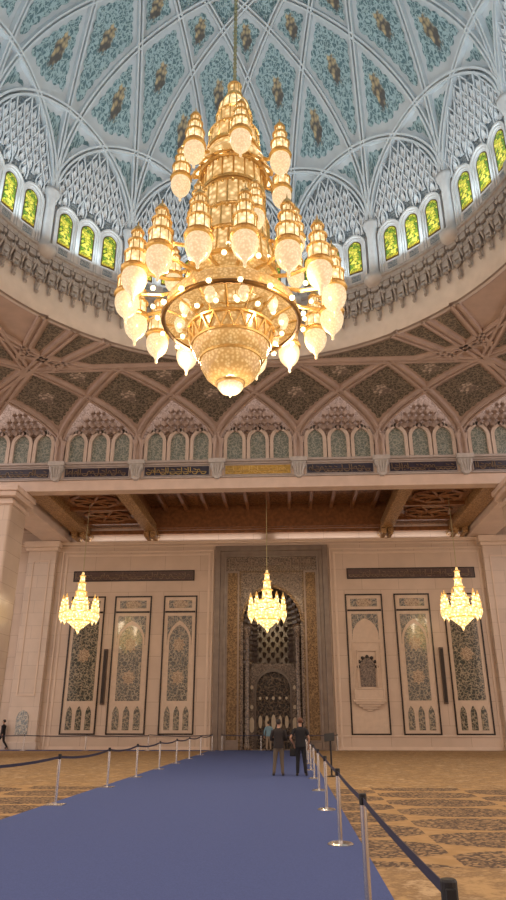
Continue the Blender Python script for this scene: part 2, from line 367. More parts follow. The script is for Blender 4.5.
def script(mb, x0, x1, z0, z1, y0, y1, rnd, step=.34, w=.055):
    """joined cursive strokes: tall stems, bowls and dots between x0..x1"""
    h = z1-z0; x = x0
    while x < x1-step*.7:
        t = rnd.random()
        if t < .35: mb.ribbon([(x, z0+h*.2), (x+.02, z0+h*.55), (x, z0+h*.95)], w, y0, y1); x += step*.45
        elif t < .75:
            ww = step*(.7+.5*rnd.random())
            mb.ribbon([(x+ww*(1-cos(a))/2, z0+h*.35-h*.28*sin(a)) for a in [PI*i/6 for i in range(7)]], w, y0, y1)
            if rnd.random() < .6: mb.ribbon([(x+ww*.2, z0+h*.75), (x+ww*.8, z0+h*.62)], w*.8, y0, y1)
            x += ww
        else:
            r = h*.17
            mb.ribbon([(x+r+r*cos(a), z0+h*.5+r*sin(a)) for a in [2*PI*i/7 for i in range(8)]], w*.8, y0, y1); x += 2*r+step*.15
        if rnd.random() < .4: mb.box(x, x+w*.9, y0, y1, z0+h*.05, z0+h*.05+w*.9)
    mb.box(x0, x1-.1, y0, y1, z0+h*.33, z0+h*.33+w*.6)
    return mb

# ================================================================== floor and carpets
fl = MB().box(-42, 38, -27, 51.5, -.3, 0).build('floor', 'marble_trim'); tag(fl, 'stone floor of the hall beneath the carpets', 'floor', kind='structure')
cp = MB().box(-38, 34, -24, 47.95, 0, .012).build('prayer_carpet', 'carpet')
tag(cp, 'gold and brown prayer carpet with dark oval medallions covering the hall', 'carpet')
rn = MB()
poly = [(-5.35, -20), (.98, -20), (.98, 47.9), (-26, 47.9), (-26, 46.6), (-5.35, 46.6)]
rn.prismZ(poly, .0125, .024)
rn = rn.build('runner_carpet', 'runner'); tag(rn, 'plain blue walkway carpet laid between the barriers up to the prayer niche', 'carpet')

# ================================================================== back wall
wb = empty('wall_back', (0, 0, 0), 'beige marble wall around the prayer niche', 'wall', kind='structure')
MX0, MX1 = -5.37, 2.80
mb = MB()
mb.box(-42, -3.75, WY, WY+3, 0, 15.4); mb.box(1.15, 38, WY, WY+3, 0, 15.4); mb.box(-3.75, 1.15, WY, WY+3, 10.9, 15.4)
mb.box(-3.75, 1.15, WY+2.9, WY+3, 0, 10.9)
mb.build('wall_slab', 'marble', wb)
# cornice under the cove and the mouldings
tr = MB()
for (z0, z1, d) in ((14.0, 14.08, .18), (14.08, 14.2, .30), (13.82, 13.9, .08)): tr.box(-42, 38, WY-d, WY, z0, z1)
tag(tr.build('trim_1', 'marble_trim'), 'long stone cornice moulding under the wooden ceiling', 'cornice', kind='structure')
for x0, x1, nm, side in ((-16.55, -5.75, 'trim_2', 'west'), (3.2, 13.75, 'trim_3', 'east')):
    tr = MB()
    rect_ring(tr, x0, x1, .02, 13.3, .16, WY-.06, WY, False); rect_ring(tr, x0-.28, x1+.28, .02, 13.55, .12, WY-.1, WY, False)
    tag(tr.build(nm, 'marble_trim', bevel=.02), 'marble relief moulding round the mosaic panels %s of the niche' % side, 'moulding', kind='structure')
tr = MB().box(-42, MX0-.05, WY-.07, WY, .84, .925).box(MX1+.05, 38, WY-.07, WY, .84, .925)
tag(tr.build('trim_4', 'marble_trim'), 'thin dado line low along the marble wall', 'moulding', kind='structure')
bs = MB().box(-42, MX0-.02, WY-.05, WY, .02, .22).box(MX1+.02, 38, WY-.05, WY, .02, .22).build('baseboard_back', 'marble_trim')
tag(bs, 'low marble skirting along the foot of the wall', 'baseboard', kind='structure')
# engaged wall piers carrying the cross beams
for i, (x0, x1, side) in enumerate(((-19.3, -17.2, 'west'), (13.9, 16.0, 'east'))):
    p = empty('wall_pier', (0, 0, 0), 'pale marble wall pier at the %s end of the mosaic panels' % side, 'pier', kind='structure')
    mb = MB().box(x0, x1, WY-.45, WY, .02, 14.2); mb.box(x0-.12, x1+.12, WY-.6, WY, .02, .5); mb.build('pier_shaft', 'pier', p, bevel=.03)
    mb = MB(); mb.box(x0-.15, x1+.15, WY-.65, WY, 13.5, 13.75); mb.box(x0-.28, x1+.28, WY-.8, WY, 13.75, 14.2); mb.build('pier_capital', 'marble_trim', p, bevel=.03)
    mb = MB(); rect_ring(mb, x0+.4, x1-.4, 3.4, 12.8, .1, WY-.5, WY-.45); mb.build('pier_moulding', 'marble_trim', p)
    mb = MB().prismY(arch_poly((x0+x1)/2, .42, .95, 1.95, 2.5), WY-.5, WY-.44); mb.build('niche_tile', 'tile_dense', p)

rw = MB().box(-42, 38, -26.5, -26, 0, 26).build('wall_south', 'pier'); tag(rw, 'plain marble wall at the far end of the hall behind the camera', 'wall', kind='structure')
# ================================================================== mosaic wall panels
def mosaic_panel(x0, x1, z0, z1, label, style, loc_y=WY):
    cx = (x0+x1)/2
    p = empty('mosaic_panel', (cx, loc_y-.001, z0), label, 'wall panel')
    y = loc_y-.001
    def Y(d): return y-d
    mb = MB(); rect_ring(mb, x0, x1, z0, z1, .095, Y(.07), y, True); zh = z1-1.15
    mb.box(x0+.13, x1-.13, Y(.07), y, zh-.06, zh+.07)
    mb.build('black_border', 'black', p)
    mb = MB().box(x0+.13, x1-.13, Y(.02), y, z0+.13, zh-.06).box(x0+.13, x1-.13, Y(.02), y, zh+.07, z1-.13); mb.build('marble_ground', 'panel_white', p)
    mb = MB().box(x0+.38, x1-.38, Y(.035), Y(.02), zh+.27, z1-.33); mb.build('header_tile', 'tile_dense', p)
    mb = MB().prismY([(cx+.55*cos(a), (zh+z1)/2-.03+.28*sin(a)) for a in [2*PI*i/16 for i in range(16)]], Y(.045), Y(.035)); mb.build('header_medallion', 'rosette', p)
    if style == 'niche': return p, cx, zh
    fz0, fz1 = z0+2.15, zh-.28
    fx0, fx1 = x0+.34, x1-.34
    mb = MB()
    if style == 'arch':
        arch_plate(mb, fx0, fx1, fz1-2.0, fz1, cx, (fx1-fx0)/2-.02, fz1-1.75, fz1-.32, Y(.045), Y(.02)); mb.build('corner_tile', 'tile_dense', p)
        hw = (fx1-fx0)/2-.17
        mb = MB().prismY(arch_poly(cx, hw, fz0, fz1-1.75, fz1-.62), Y(.05), Y(.02)); mb.build('field_tile', 'tile_dense', p)
    else:
        hw = (fx1-fx0)/2
        mb.box(fx0, fx1, Y(.05), Y(.02), fz0, fz1); mb.build('field_tile', 'tile_dense', p)
    for zc in ((fz0+1.5, fz0+3.7) if style == 'arch' else (fz0+3.,)):
        mb = MB().prismY([(cx+(.40+.07*cos(8*a))*cos(a), zc+(.44+.07*cos(8*a))*sin(a)) for a in [2*PI*i/48 for i in range(48)]], Y(.062), Y(.05)); mb.build('rosette', 'rosette', p)
    w = (x1-x0-.5)/3
    for k in range(3):
        nx = x0+.25+w*(k+.5)
        mb = MB().prismY(arch_poly(nx, w*.31, z0+.3, z0+1.25, z0+1.82, 6), Y(.05), Y(.02)); mb.build('niche_tile', 'tile_dense', p)
    return p, cx, zh
PZ0, PZ1 = .93, 10.2
mosaic_panel(-15.80, -13.32, PZ0, PZ1, 'green mosaic wall panel behind the hanging chandelier at the west end', 'plain')
mosaic_panel(-12.62, -9.93, PZ0, PZ1, 'green mosaic wall panel beside the slim speaker, middle of the three west of the niche', 'arch')
mosaic_panel(-9.05, -6.63, PZ0, PZ1, 'green mosaic wall panel with two rosettes next to the niche on its west side', 'arch')
mosaic_panel(7.36, 9.86, PZ0, PZ1, 'green mosaic wall panel next to the panel holding the balcony', 'arch')
mosaic_panel(10.78, 13.30, PZ0, PZ1, 'green mosaic wall panel behind the chandelier at the east end', 'plain')
mosaic_panel(-22.9, -20.1, PZ0, PZ1, 'partly hidden green mosaic panel beyond the wall pier at the west edge', 'arch')
# panel with the scalloped balcony window
p, cx, zh = mosaic_panel(3.92, 6.55, PZ0, PZ1, 'wall panel with a little scalloped balcony opening east of the niche', 'niche')
y = WY-.001
mb = MB(); arch_plate(mb, 4.32, 6.15, zh-2.0, zh-.25, cx, .90, zh-1.75, zh-.55, y-.045, y-.02); mb.build('corner_tile', 'tile_dense', p)
mb = MB(); rect_ring(mb, 4.25, 6.22, 2.9, 6.9, .07, y-.08, y-.02); rect_ring(mb, 4.55, 5.92, 3.75, 6.35, .08, y-.14, y-.02, False); mb.build('window_moulding', 'panel_white', p)
mb = MB().prismY([(cx-.5, 3.95)]+[(cx-.5+.0, 3.95)]+arch(cx, .55, 5.2, 5.95)+[(cx+.5, 3.95)], y-.05, y-.02); mb.build('dark_opening', 'mihrab_dark', p)
for k in range(7):
    a = PI*k/6
    mb = MB().sphere((cx-.62*cos(a), y-.07, 5.25+.66*sin(a)), (.12, .06, .12), 10, 6); mb.build('scallop', 'black', p)
mb = MB().box(cx-1.1, cx+1.1, y-.42, y-.02, 2.98, 3.12).box(cx-1., cx+1., y-.34, y-.02, 3.12, 3.78); rect_ring(mb, cx-1., cx+1., 3.12, 3.85, .08, y-.38, y-.3); mb.build('balcony', 'panel_white', p, bevel=.02)
mb = MB()
for k, (w, z) in enumerate(((.95, 2.98), (.75, 2.83), (.5, 2.68), (.22, 2.55))): mb.box(cx-w, cx+w, y-.36+.08*k, y-.02, z-.15, z)
mb.build('balcony_corbel', 'panel_white', p, bevel=.02)

# inscription bands above the panels
rnd = random.Random(3)
for x0, x1, lab in ((-15.85, -6.9, 'dark carved inscription band above the three mosaic panels west of the niche'), (4.15, 13.25, 'dark carved inscription band above the panels east of the niche')):
    p = empty('inscription_band', ((x0+x1)/2, WY-.001, 11.3), lab, 'inscription')
    MB().box(x0, x1, WY-.06, WY-.001, 11.28, 12.05).build('band_ground', 'band_dark', p)
    mb = MB(); rect_ring(mb, x0, x1, 11.28, 12.05, .07, WY-.085, WY-.06); mb.build('band_border', 'black', p)
    script(MB(), x0+.15, x1-.1, 11.4, 11.93, WY-.09, WY-.06, rnd).build('script', 'dull_script', p)
for xa, lab in ((-12.98, 'slim brown column speaker on the wall west of the niche'), (10.3, 'slim brown column speaker on the wall east of the niche')):
    p = empty('column_speaker', (xa, WY-.001, 2.8), lab, 'loudspeaker')
    MB().box(xa-.14, xa+.14, WY-.2, WY-.001, 2.85, 6.5).build('speaker_body', 'grille', p, bevel=.03)
    MB().box(xa-.10, xa+.10, WY-.225, WY-.2, 2.95, 6.4).build('speaker_grille', 'black', p)

# ================================================================== mihrab (prayer niche)
mh = empty('prayer_niche', (-1.28, WY, 0), 'tall dark carved prayer niche with pointed arch in the beige wall', 'prayer niche')
mc = -1.29
mb = MB(); rect_ring(mb, MX0, MX1, 0, 13.75, .38, WY-.34, WY+.0, False); rect_ring(mb, MX0+.38, MX1-.38, 0, 13.37, .28, WY-.24, WY, False); rect_ring(mb, MX0+.66, MX1-.66, 0, 13.09, .16, WY-.30, WY, False)
mb.build('outer_frame', 'mihrab_stone', mh, bevel=.03)
for s in (0, 1):
    x0 = (MX0+.82, MX1-.82-.95)[s]
    MB().box(x0+.12, x0+.83, WY-.15, WY, .5, 11.9).build('gilded_pilaster', 'mihrab_gold', mh)
    MB().box(x0-.0, x0+.95, WY-.2, WY, 0.02, .5).build('pilaster_base', 'mihrab_stone', mh, bevel=.03)
    mb = MB(); rect_ring(mb, x0, x0+.95, .5, 11.9, .12, WY-.2, WY); mb.build('pilaster_border', 'mihrab_stone', mh)
MB().box(MX0+.82, MX1-.82, WY-.12, WY, 11.9, 12.93).build('head_band', 'mihrab_dark', mh)
script(MB(), MX0+1.0, MX1-.9, 12.05, 12.78, WY-.16, WY-.12, rnd, .4, .05).build('script', 'dull_script', mh)
IX0, IX1 = MX0+1.77, MX1-1.77
mb = MB(); arch_plate(mb, IX0, IX1, 0, 11.9, mc, 2.02, 8.3, 10.7, WY-.10, WY+.1, 12); mb.build('spandrel', 'mihrab_dark', mh)
mb = MB(); a1 = arch(mc, 2.02, 8.3, 10.7, 14); a2 = arch(mc, 2.2, 8.3, 10.95, 14)
for i in range(len(a1)-1): mb.prismY([a1[i], a1[i+1], a2[i+1], a2[i]], WY-.18, WY-.1)
mb.build('arch_moulding', 'mihrab_gold', mh)
mb = MB(); rect_ring(mb, IX0, IX1, .0, 11.9, .1, WY-.2, WY-.1, False); mb.build('inner_border', 'mihrab_gold', mh)
for s in (-1, 1):
    x = mc+s*1.78
    mb = MB().lathe([(.0, 0), (.30, 0), (.30, .3), (.22, .45), (.20, .6), (.19, 7.2), (.22, 7.35), (.28, 7.6), (.34, 7.9), (.34, 8.15), (0, 8.15)], 14, (x, WY+.25, 0)); mb.build('column', 'mihrab_dark', mh, True)
# recess: straight walls and a pointed half dome
def plan(s): return [(mc+dx*s, WY+.1+dy*s) for dx, dy in ((-2.02, 0), (-1.95, .8), (-1.6, 1.5), (-1.18, 1.85), (1.18, 1.85), (1.6, 1.5), (1.95, .8), (2.02, 0))]
levels = [(0, 1), (8.3, 1)]+[(z, (mc-x)/2.02) for x, z in arch(mc, 2.02, 8.3, 10.68, 8)[1:8]]+[(10.69, .02)]
mb = MB()
for z, s in levels: mb.v += [(x, y, z) for x, y in plan(max(s, .02))]
for j in range(len(levels)-1):
    for i in range(7):
        mb.f.append((j*8+i, j*8+i+1, (j+1)*8+i+1, (j+1)*8+i))
mb.build('niche_shell', 'muqarnas', mh)
# muqarnas tiers inside the hood: pointed cells standing on the shell, each tier further in
mq = MB()
def on_plan(t, s):
    P = plan(s); t = t*7; i = min(int(t), 6); f = t-i
    a, b = P[i], P[i+1]
    return Vector((a[0]+(b[0]-a[0])*f, a[1]+(b[1]-a[1])*f, 0)), Vector((-(b[1]-a[1]), b[0]-a[0], 0)).normalized()
for j in range(14):
    z = 5.3+j*.36; s = 1. if z < 8.3 else max([sv for zz, sv in levels if zz >= z] or [.1])
    n = max(5, int(26*s))
    for i in range(n):
        t = (i+(.5 if j % 2 else .0)+.02)/n
        if t > .98: continue
        c, nrm = on_plan(t, s*.985); nrm = -nrm if (Vector((mc, WY+.3, 0))-c).dot(nrm) < 0 else nrm
        tg = Vector((-nrm.y, nrm.x, 0)); w = .10*s+.03
        d = .14+.06*(j/14)
        base = [c-tg*w, c+tg*w, c+tg*w+nrm*d*.4, c+nrm*d, c-tg*w+nrm*d*.4]
        top = c+nrm*.2
        vs = [(q.x, q.y, z+.18) for q in base]+[(q.x, q.y, z+.36) for q in [c-tg*w, c+tg*w]]+[(top.x, top.y, z+.4), (c.x+nrm.x*.04, c.y+nrm.y*.04, z-.06)]
        mq.add(vs, [(0, 1, 6, 5), (1, 2, 7, 6), (2, 3, 7), (3, 4, 7), (4, 0, 5, 7), (5, 6, 7), (0, 8, 1), (1, 8, 2), (2, 8, 3), (3, 8, 4), (4, 8, 0)])
mq.build('muqarnas', 'muqarnas', mh)
# inner doorway
DYY = WY+1.75
mb = MB(); arch_plate(mb, mc-1.7, mc+1.7, 0, 5.6, mc, 1.18, 3.85, 5.05, DYY-.25, DYY, 10); mb.build('inner_arch', 'mihrab_dark', mh)
mb = MB(); a1 = arch(mc, 1.18, 3.85, 5.05, 10); a2 = arch(mc, 1.33, 3.85, 5.28, 10)
a1 = [(mc-1.18, 0.02)]+a1+[(mc+1.18, .02)]; a2 = [(mc-1.33, .02)]+a2+[(mc+1.33, .02)]
for i in range(len(a1)-1): mb.prismY([a1[i], a1[i+1], a2[i+1], a2[i]], DYY-.32, DYY-.25)
mb.build('inner_arch_moulding', 'muqarnas', mh)
mb = MB().prismY(arch_poly(mc, 1.18, 0, 3.85, 5.05, 10), DYY+.02, DYY+.08); scr = mb.build('screen', 'screen', mh)
def loz(x, z, w, h): return [(x+w*cos(a)*(1 if abs(cos(a)) > .1 else 0), z+h*sin(a)) for a in [2*PI*i/12 for i in range(12)]]
for k in range(5):
    x = mc+(k-2)*.46
    for z, w, h in ((1.75, .13, .42), (3.3, .09, .1)):
        MB().prismY(loz(x, z, w*(1.2 if k == 2 else 1), h*(1.15 if k == 2 else 1)), DYY-.0, DYY+.02).build('pale_lozenge', 'lozenge', mh)  # flat pale lozenges, their colour stands in for lights glowing in the screen
for s in (-1, 1):
    for z, w, h in ((4.0, .10, .14), (1.55, .2, .5), (2.7, .12, .14)):
        MB().prismY(loz(mc+s*1.5, z, w, h), DYY-.29, DYY-.25).build('pale_lozenge', 'lozenge', mh)

# ================================================================== coffered wooden ceiling behind the arcade
ce = empty('ceiling', (0, 0, 15), 'carved brown wooden coffered ceiling between the arcade and the wall', 'ceiling', kind='structure')
LB = 14.65
mb = MB(); mb.box(-42, -10.4, 38.5, WY+.2, 15.25, 15.5); mb.box(7.4, 38, 38.5, WY+.2, 15.25, 15.5); mb.box(-10.4, 7.4, 38.5, WY+.2, 16.6, 16.8)
mb.build('ceiling_board', 'wood_panel', ce)
mb = MB(); mb.box(-10.4, 7.4, 47.3, 47.5, 14.95, 16.6); mb.box(-10.4, 7.4, 47.5, WY, 14.85, 14.95); mb.box(-10.4, -10.2, 38.5, 47.5, 14.9, 16.6); mb.box(7.2, 7.4, 38.5, 47.5, 14.9, 16.6)
mb.box(-16.3, 12.9, 47.9, 48.2, LB, 14.95)
mb.build('coffer_side', 'wood', ce)
for k in range(11):
    x = -9.0+k*1.52
    MB().box(x-.13, x+.13, 38.6, 47.3, 16.2, 16.6).build('joist', 'wood', ce, bevel=.03)
for xc in (-10.1, 7.1, -15.35, 12.25):
    wdt = .42 if abs(xc+1.5) < 10 else .6
    mb = MB().box(xc-wdt, xc+wdt, 38.5, WY-.35, LB, 15.3); mb.build('beam', 'wood_gold', ce, bevel=.04)
    mb = MB()
    for s in (-1, 1):
        q = xc+s*wdt*.55
        mb.prismY([(q-.2, LB), (q-.2, LB-.3), (q-.12, LB-.45), (q+.12, LB-.45), (q+.2, LB-.3), (q+.2, LB)], WY-1.5, WY-.1)
    mb.box(xc-wdt-.12, xc+wdt+.12, WY-.9, WY-.05, LB-.2, LB)
    mb.build('beam_bracket', 'wood_gold', ce, bevel=.03)
for x0, x1 in ((-14.75, -10.52), (7.52, 11.65), (-25, -18.5), (15, 21)):
    cxx = (x0+x1)/2
    mb = MB()
    for yy in (39.6, 43.0, 46.4): mb.box(x0, x1, yy-.14, yy+.14, 15.0, 15.25)
    for yc in (41.3, 44.7):
        pts = [(cxx+1.6*cos(a), yc+1.25*sin(a), 15.12) for a in [PI/8+PI/4*i for i in range(9)]]
        mb.tube(pts, .11, 4)
        for i in range(4): mb.tube([pts[i], pts[i+4]], .09, 4)
    mb.build('octagon_lattice', 'wood', ce)

# stone cross beams and the free-standing piers below the arcade
for x0, x1, px0, px1, side in ((-18.3, -16.35, -18.6, -16.15, 'west'), (12.95, 14.9, 12.75, 15.2, 'east')):
    b = MB().box(x0, x1, 38.6, WY-.02, 14.22, 15.25).build('cross_beam', 'stone_pink', bevel=.03)
    tag(b, 'pink stone cross beam from the %s arcade pier back to the wall' % side, 'beam', kind='structure')
    p = empty('arcade_pier', ((px0+px1)/2, 37.9, 0), 'tall pale marble pier under the %s end of the arcade lintel' % side, 'pier', kind='structure')
    MB().box(px0, px1, 36.75, 39.1, 0.02, 14.0).build('pier_shaft', 'pier', p, bevel=.12)
    mb = MB().box(px0-.12, px1+.12, 36.6, 39.2, 13.55, 13.75).box(px0-.3, px1+.3, 36.45, 39.3, 14.0, 14.3).box(px0-.42, px1+.42, 36.35, 39.35, 14.3, 14.62); mb.build('pier_capital', 'stone_pink', p, bevel=.05)
    mb = MB().box(px0-.15, px1+.15, 36.6, 39.25, 0.02, .6); mb.build('pier_base', 'stone_pink', p, bevel=.04)

# ================================================================== arcade wall above the lintel
ar = empty('wall_arcade', (HX, AY, 14.65), 'stone arcade with blind niches above the long lintel', 'wall', kind='structure')
X0, X1 = HX-18.3, HX+18.3
MB().box(X0, X1, AY-.05, AY+.75, 14.65, 15.32).build('lintel', 'stone_pink', ar, bevel=.03)
mb = MB().box(X0, X1, AY-.16, AY+.3, 15.32, 15.42).box(X0, X1, AY-.12, AY+.1, 16.18, 16.3).box(X0, X1, AY-.26, AY+.1, 16.3, 16.45); mb.build('ledge_moulding', 'ledge', ar, bevel=.02)
MB().box(X0, X1, AY+.0, AY+.7, 15.42, 16.4).build('frieze_ground', 'stone_pink', ar)
MB().box(X0, X1, AY+.25, AY+.7, 16.4, 21.5).build('arcade_back', 'lunette', ar)
nb = 7
for k in range(nb+1):
    x = HX+(k-3.5)*BAY
    # shield-shaped corbel in the frieze and the pilaster above it
    mb = MB().prismY([(x-.42, 16.22), (x-.42, 15.95), (x-.3, 15.75), (x-.27, 15.4), (x-.1, 15.22), (x+.1, 15.22), (x+.27, 15.4), (x+.3, 15.75), (x+.42, 15.95), (x+.42, 16.22)], AY-.32, AY)
    for q in (-.24, -.08, .08, .24): mb.tube([(x+q*1.3, AY-.34, 16.15), (x+q, AY-.37, 15.8), (x+q*.7, AY-.33, 15.4)], .05, 6)
    mb.box(x-.5, x+.5, AY-.42, AY, 16.2, 16.47)
    mb.build('corbel', 'corbel', ar, bevel=.015)
    mb = MB().box(x-.26, x+.26, AY-.02, AY+.3, 16.45, 17.9); mb.lathe([(.12, 16.45), (.15, 16.5), (.11, 16.65), (.10, 17.5), (.15, 17.65), (.2, 17.85), (0, 17.85)], 10, (x-.2, AY-.06, 0)); mb.lathe([(.12, 16.45), (.15, 16.5), (.11, 16.65), (.10, 17.5), (.15, 17.65), (.2, 17.85), (0, 17.85)], 10, (x+.2, AY-.06, 0))
    mb.build('pilaster', 'vault_rib', ar)
for k in range(nb):
    xc = HX+(k-3)*BAY
    MB().box(xc-2.02, xc+2.02, AY-.05, AY, 15.47, 16.14).build('inscription_panel', 'gilded' if k == 3 else 'navy', ar)
    mb = MB(); rect_ring(mb, xc-2.02, xc+2.02, 15.47, 16.14, .05, AY-.07, AY-.05); mb.build('panel_border', 'ledge', ar)
    mb = script(MB(), xc-1.85, xc+1.9, 15.56, 16.06, AY-.09, AY-.05, rnd, .3, .05)
    mb.build('script', 'gold_script' if k in (2, 3) else 'dull_script', ar)
    # three blind niches
    for q in (-1, 0, 1):
        nx = xc+q*1.42
        mb = MB(); mb.prismY(arch_poly(nx, .47, 16.46, 17.75, 18.4), AY+.14, AY+.25); mb.build('niche_tile', 'niche_tile', ar)
        mb = MB(); a1 = [(nx-.47, 16.46)]+arch(nx, .47, 17.75, 18.4)+[(nx+.47, 16.46)]; a2 = [(nx-.68, 16.46)]+arch(nx, .68, 17.72, 18.68)+[(nx+.68, 16.46)]
        for i in range(len(a1)-1): mb.prismY([a1[i], a1[i+1], a2[i+1], a2[i]], AY-.02, AY+.25)
        mb.build('niche_frame', 'niche_frame', ar)
    # tiers of small hoods filling the lunette
    mb = MB()
    for j in range(4):
        z = 18.45+j*.3; hw = 2.0-.5*j; n = max(2, 9-2*j)
        for i in range(n):
            x = xc-hw+2*hw*(i+.5)/n; w = hw/n*.9; d = AY+.2-.38*j
            mb.prismY([(x-w, z), (x-w, z+.15), (x, z+.36), (x+w, z+.15), (x+w, z), (x, z-.1)], d-.22, d+.1)
            mb.prismY([(x-w*.5, z+.02), (x, z+.2), (x+w*.5, z+.02), (x, z-.16)], d-.3, d-.2)
    mb.build('lunette_muqarnas', 'lunette_unit', ar)

# ================================================================== vault between the square and the drum
HS = 18.3; RR = 12.1; ZR = 19.8; ZS = 17.85
def vz(x, y):
    """soffit height at hall point (x, y) measured from the dome axis"""
    dw = HS-max(abs(x), abs(y)); u = max(0., 1-dw/6.2)
    return ZS+(ZR-ZS)*math.sqrt(max(0., 1-u*u))
def split(polys, a, b, c):
    """cut convex polygons by the line a x + b y = c"""
    out = []
    for P in polys:
        L, R = [], []
        for i, p in enumerate(P):
            q = P[(i+1) % len(P)]; dp = a*p[0]+b*p[1]-c; dq = a*q[0]+b*q[1]-c
            if dp >= -1e-9: L.append(p)
            if dp <= 1e-9: R.append(p)
            if dp*dq < -1e-12:
                t = dp/(dp-dq); m = (p[0]+t*(q[0]-p[0]), p[1]+t*(q[1]-p[1])); L.append(m); R.append(m)
        for Q in (L, R):
            if len(Q) >= 3 and area(Q) > .0004: out.append(Q)
    return out
def inside_dist(P):
    """least distance of the outline of P from the origin"""
    best = 1e9
    for i, p in enumerate(P):
        q = P[(i+1) % len(P)]; dx, dy = q[0]-p[0], q[1]-p[1]; d2_ = dx*dx+dy*dy
        t = max(0., min(1., -(p[0]*dx+p[1]*dy)/d2_)) if d2_ else 0.
        best = min(best, math.hypot(p[0]+dx*t, p[1]+dy*t))
    return best
def area(P): return abs(sum(P[i][0]*P[(i+1) % len(P)][1]-P[(i+1) % len(P)][0]*P[i][1] for i in range(len(P))))/2
def centroid(P): return (sum(p[0] for p in P)/len(P), sum(p[1] for p in P)/len(P))
def inset(P, m):
    """move every edge of a convex polygon inwards by m"""
    Q = [list(p) for p in P]; c = centroid(P); n = len(P); out = [tuple(p) for p in P]
    for i in range(n):
        p, q = P[i], P[(i+1) % n]; dx, dy = q[0]-p[0], q[1]-p[1]; d = math.hypot(dx, dy)
        if d < 1e-6: continue
        a, b = -dy/d, dx/d; k = a*p[0]+b*p[1]
        if a*c[0]+b*c[1] < k: a, b, k = -a, -b, -k
        k += m; new = []
        for j, u in enumerate(out):
            w = out[(j+1) % len(out)]; du = a*u[0]+b*u[1]-k; dw_ = a*w[0]+b*w[1]-k
            if du >= 0: new.append(u)
            if du*dw_ < 0:
                t = du/(du-dw_); new.append((u[0]+t*(w[0]-u[0]), u[1]+t*(w[1]-u[1])))
        out = new
        if len(out) < 3: return None
    return out
def dense(P, step, scal=0., per=.45):
    """resample the outline and scallop it towards the middle"""
    c = centroid(P); out = []
    for i, p in enumerate(P):
        q = P[(i+1) % len(P)]; d = math.hypot(q[0]-p[0], q[1]-p[1]); n = max(1, int(d/step)); w = max(1, round(d/per))
        dx, dy = (q[0]-p[0])/max(d, 1e-9), (q[1]-p[1])/max(d, 1e-9); nx, ny = -dy, dx
        if nx*(c[0]-p[0])+ny*(c[1]-p[1]) < 0: nx, ny = -nx, -ny
        for k in range(n):
            t = k/n; s = scal*(1-abs(sin(PI*t*w)))
            out.append((p[0]+(q[0]-p[0])*t+nx*s, p[1]+(q[1]-p[1])*t+ny*s))
    return out
def drape(P, zf, name, mat, parent, lift, rings=5, uvrot=True, clip=None, center=(DX, DY)):
    """fill outline P (plan) and lay it on the surface zf, lifted off it"""
    c = centroid(P); mb = MB(); n = len(P); L = math.hypot(*c) or 1; ux, uy = (c[1]/L, -c[0]/L), (c[0]/L, c[1]/L)
    pts = []
    for j in range(rings+1):
        for p in P:
            f = j/rings if j else .02; x, y = c[0]+(p[0]-c[0])*f, c[1]+(p[1]-c[1])*f
            if clip:
                r = math.hypot(x, y)
                if r < clip: x, y = x*clip/r, y*clip/r
            z = zf(x, y); pts.append((x+center[0], y+center[1], z-lift))
            mb.uv[len(pts)-1] = ((x-c[0])*ux[0]+(y-c[1])*ux[1], ((x-c[0])*uy[0]+(y-c[1])*uy[1]))
    mb.v = pts
    mb.f = [(j*n+i, j*n+(i+1) % n, (j+1)*n+(i+1) % n, (j+1)*n+i) for j in range(rings) for i in range(n)]+[tuple(range(n))]
    return mb.build(name, mat, parent)

vt = empty('vault_ceiling', (DX, DY, 17.8), 'pinkish stone net vault with dark carved panels rising from arcade to drum', 'ceiling', kind='structure')
SL = 1.2; ZD = BAY*SL                     # the arches over the bays meet the next ones ZD in from the wall
strip = [[(-HS, 2.), (HS, 2.), (HS, HS), (-HS, HS)]]
strip = split(strip, 1, 1, 0); strip = split(strip, 1, -1, 0); strip = split(strip, 0, 1, HS-ZD)
SPR = [(k-3.5)*BAY for k in range(8)]
MID = 3*BAY
near = [P for P in strip if centroid(P)[1] > HS-ZD]; far = [P for P in strip if centroid(P)[1] <= HS-ZD]
near = split(split(near, 1, 0, MID), 1, 0, -MID)
corner = [P for P in near if abs(centroid(P)[0]) > MID]; near = [P for P in near if abs(centroid(P)[0]) <= MID]
for x0 in SPR:
    near = split(near, SL, 1, SL*x0+HS); near = split(near, SL, -1, SL*x0-HS)
star = []
for s in (1, -1):
    star += [((-s*2.46, HS), (s*HS, 7.38)), ((s*7.38, HS), (s*HS, -2.46)), ((s*HS, 17.2), (s*1.28, 5.7)), ((s*17.2, HS), (s*5.7, 1.28))]
for p, q in star:
    a, b = q[1]-p[1], -(q[0]-p[0]); far = split(far, a, b, a*p[0]+b*p[1])
x0 = SPR[-1]
corner = split(split(corner, SL, 1, SL*x0+HS), SL, -1, -SL*x0-HS)
near += corner
cells = [P for P in near+far if abs(centroid(P)[0]) <= centroid(P)[1]]
cells += [[(y, x) for x, y in P] for P in cells if centroid(P)[0] > 0]+[[(-y, -x) for x, y in P] for P in cells if centroid(P)[0] < 0]
shell = MB(); NA, NR = 480, 44
for i in range(NA):
    an = 2*PI*i/NA; ro = HS/max(abs(sin(an)), abs(cos(an)))
    for j in range(NR+1):
        r = RR+(ro-RR)*j/NR; x, y = r*sin(an), r*cos(an); shell.v.append((x+DX, y+DY, vz(x, y)))
def in_lunette(x, y):
    d, al = HS-max(abs(x), abs(y)), min(abs(x), abs(y))
    return d < SL*min(abs(al-p_) for p_ in SPR)-.04
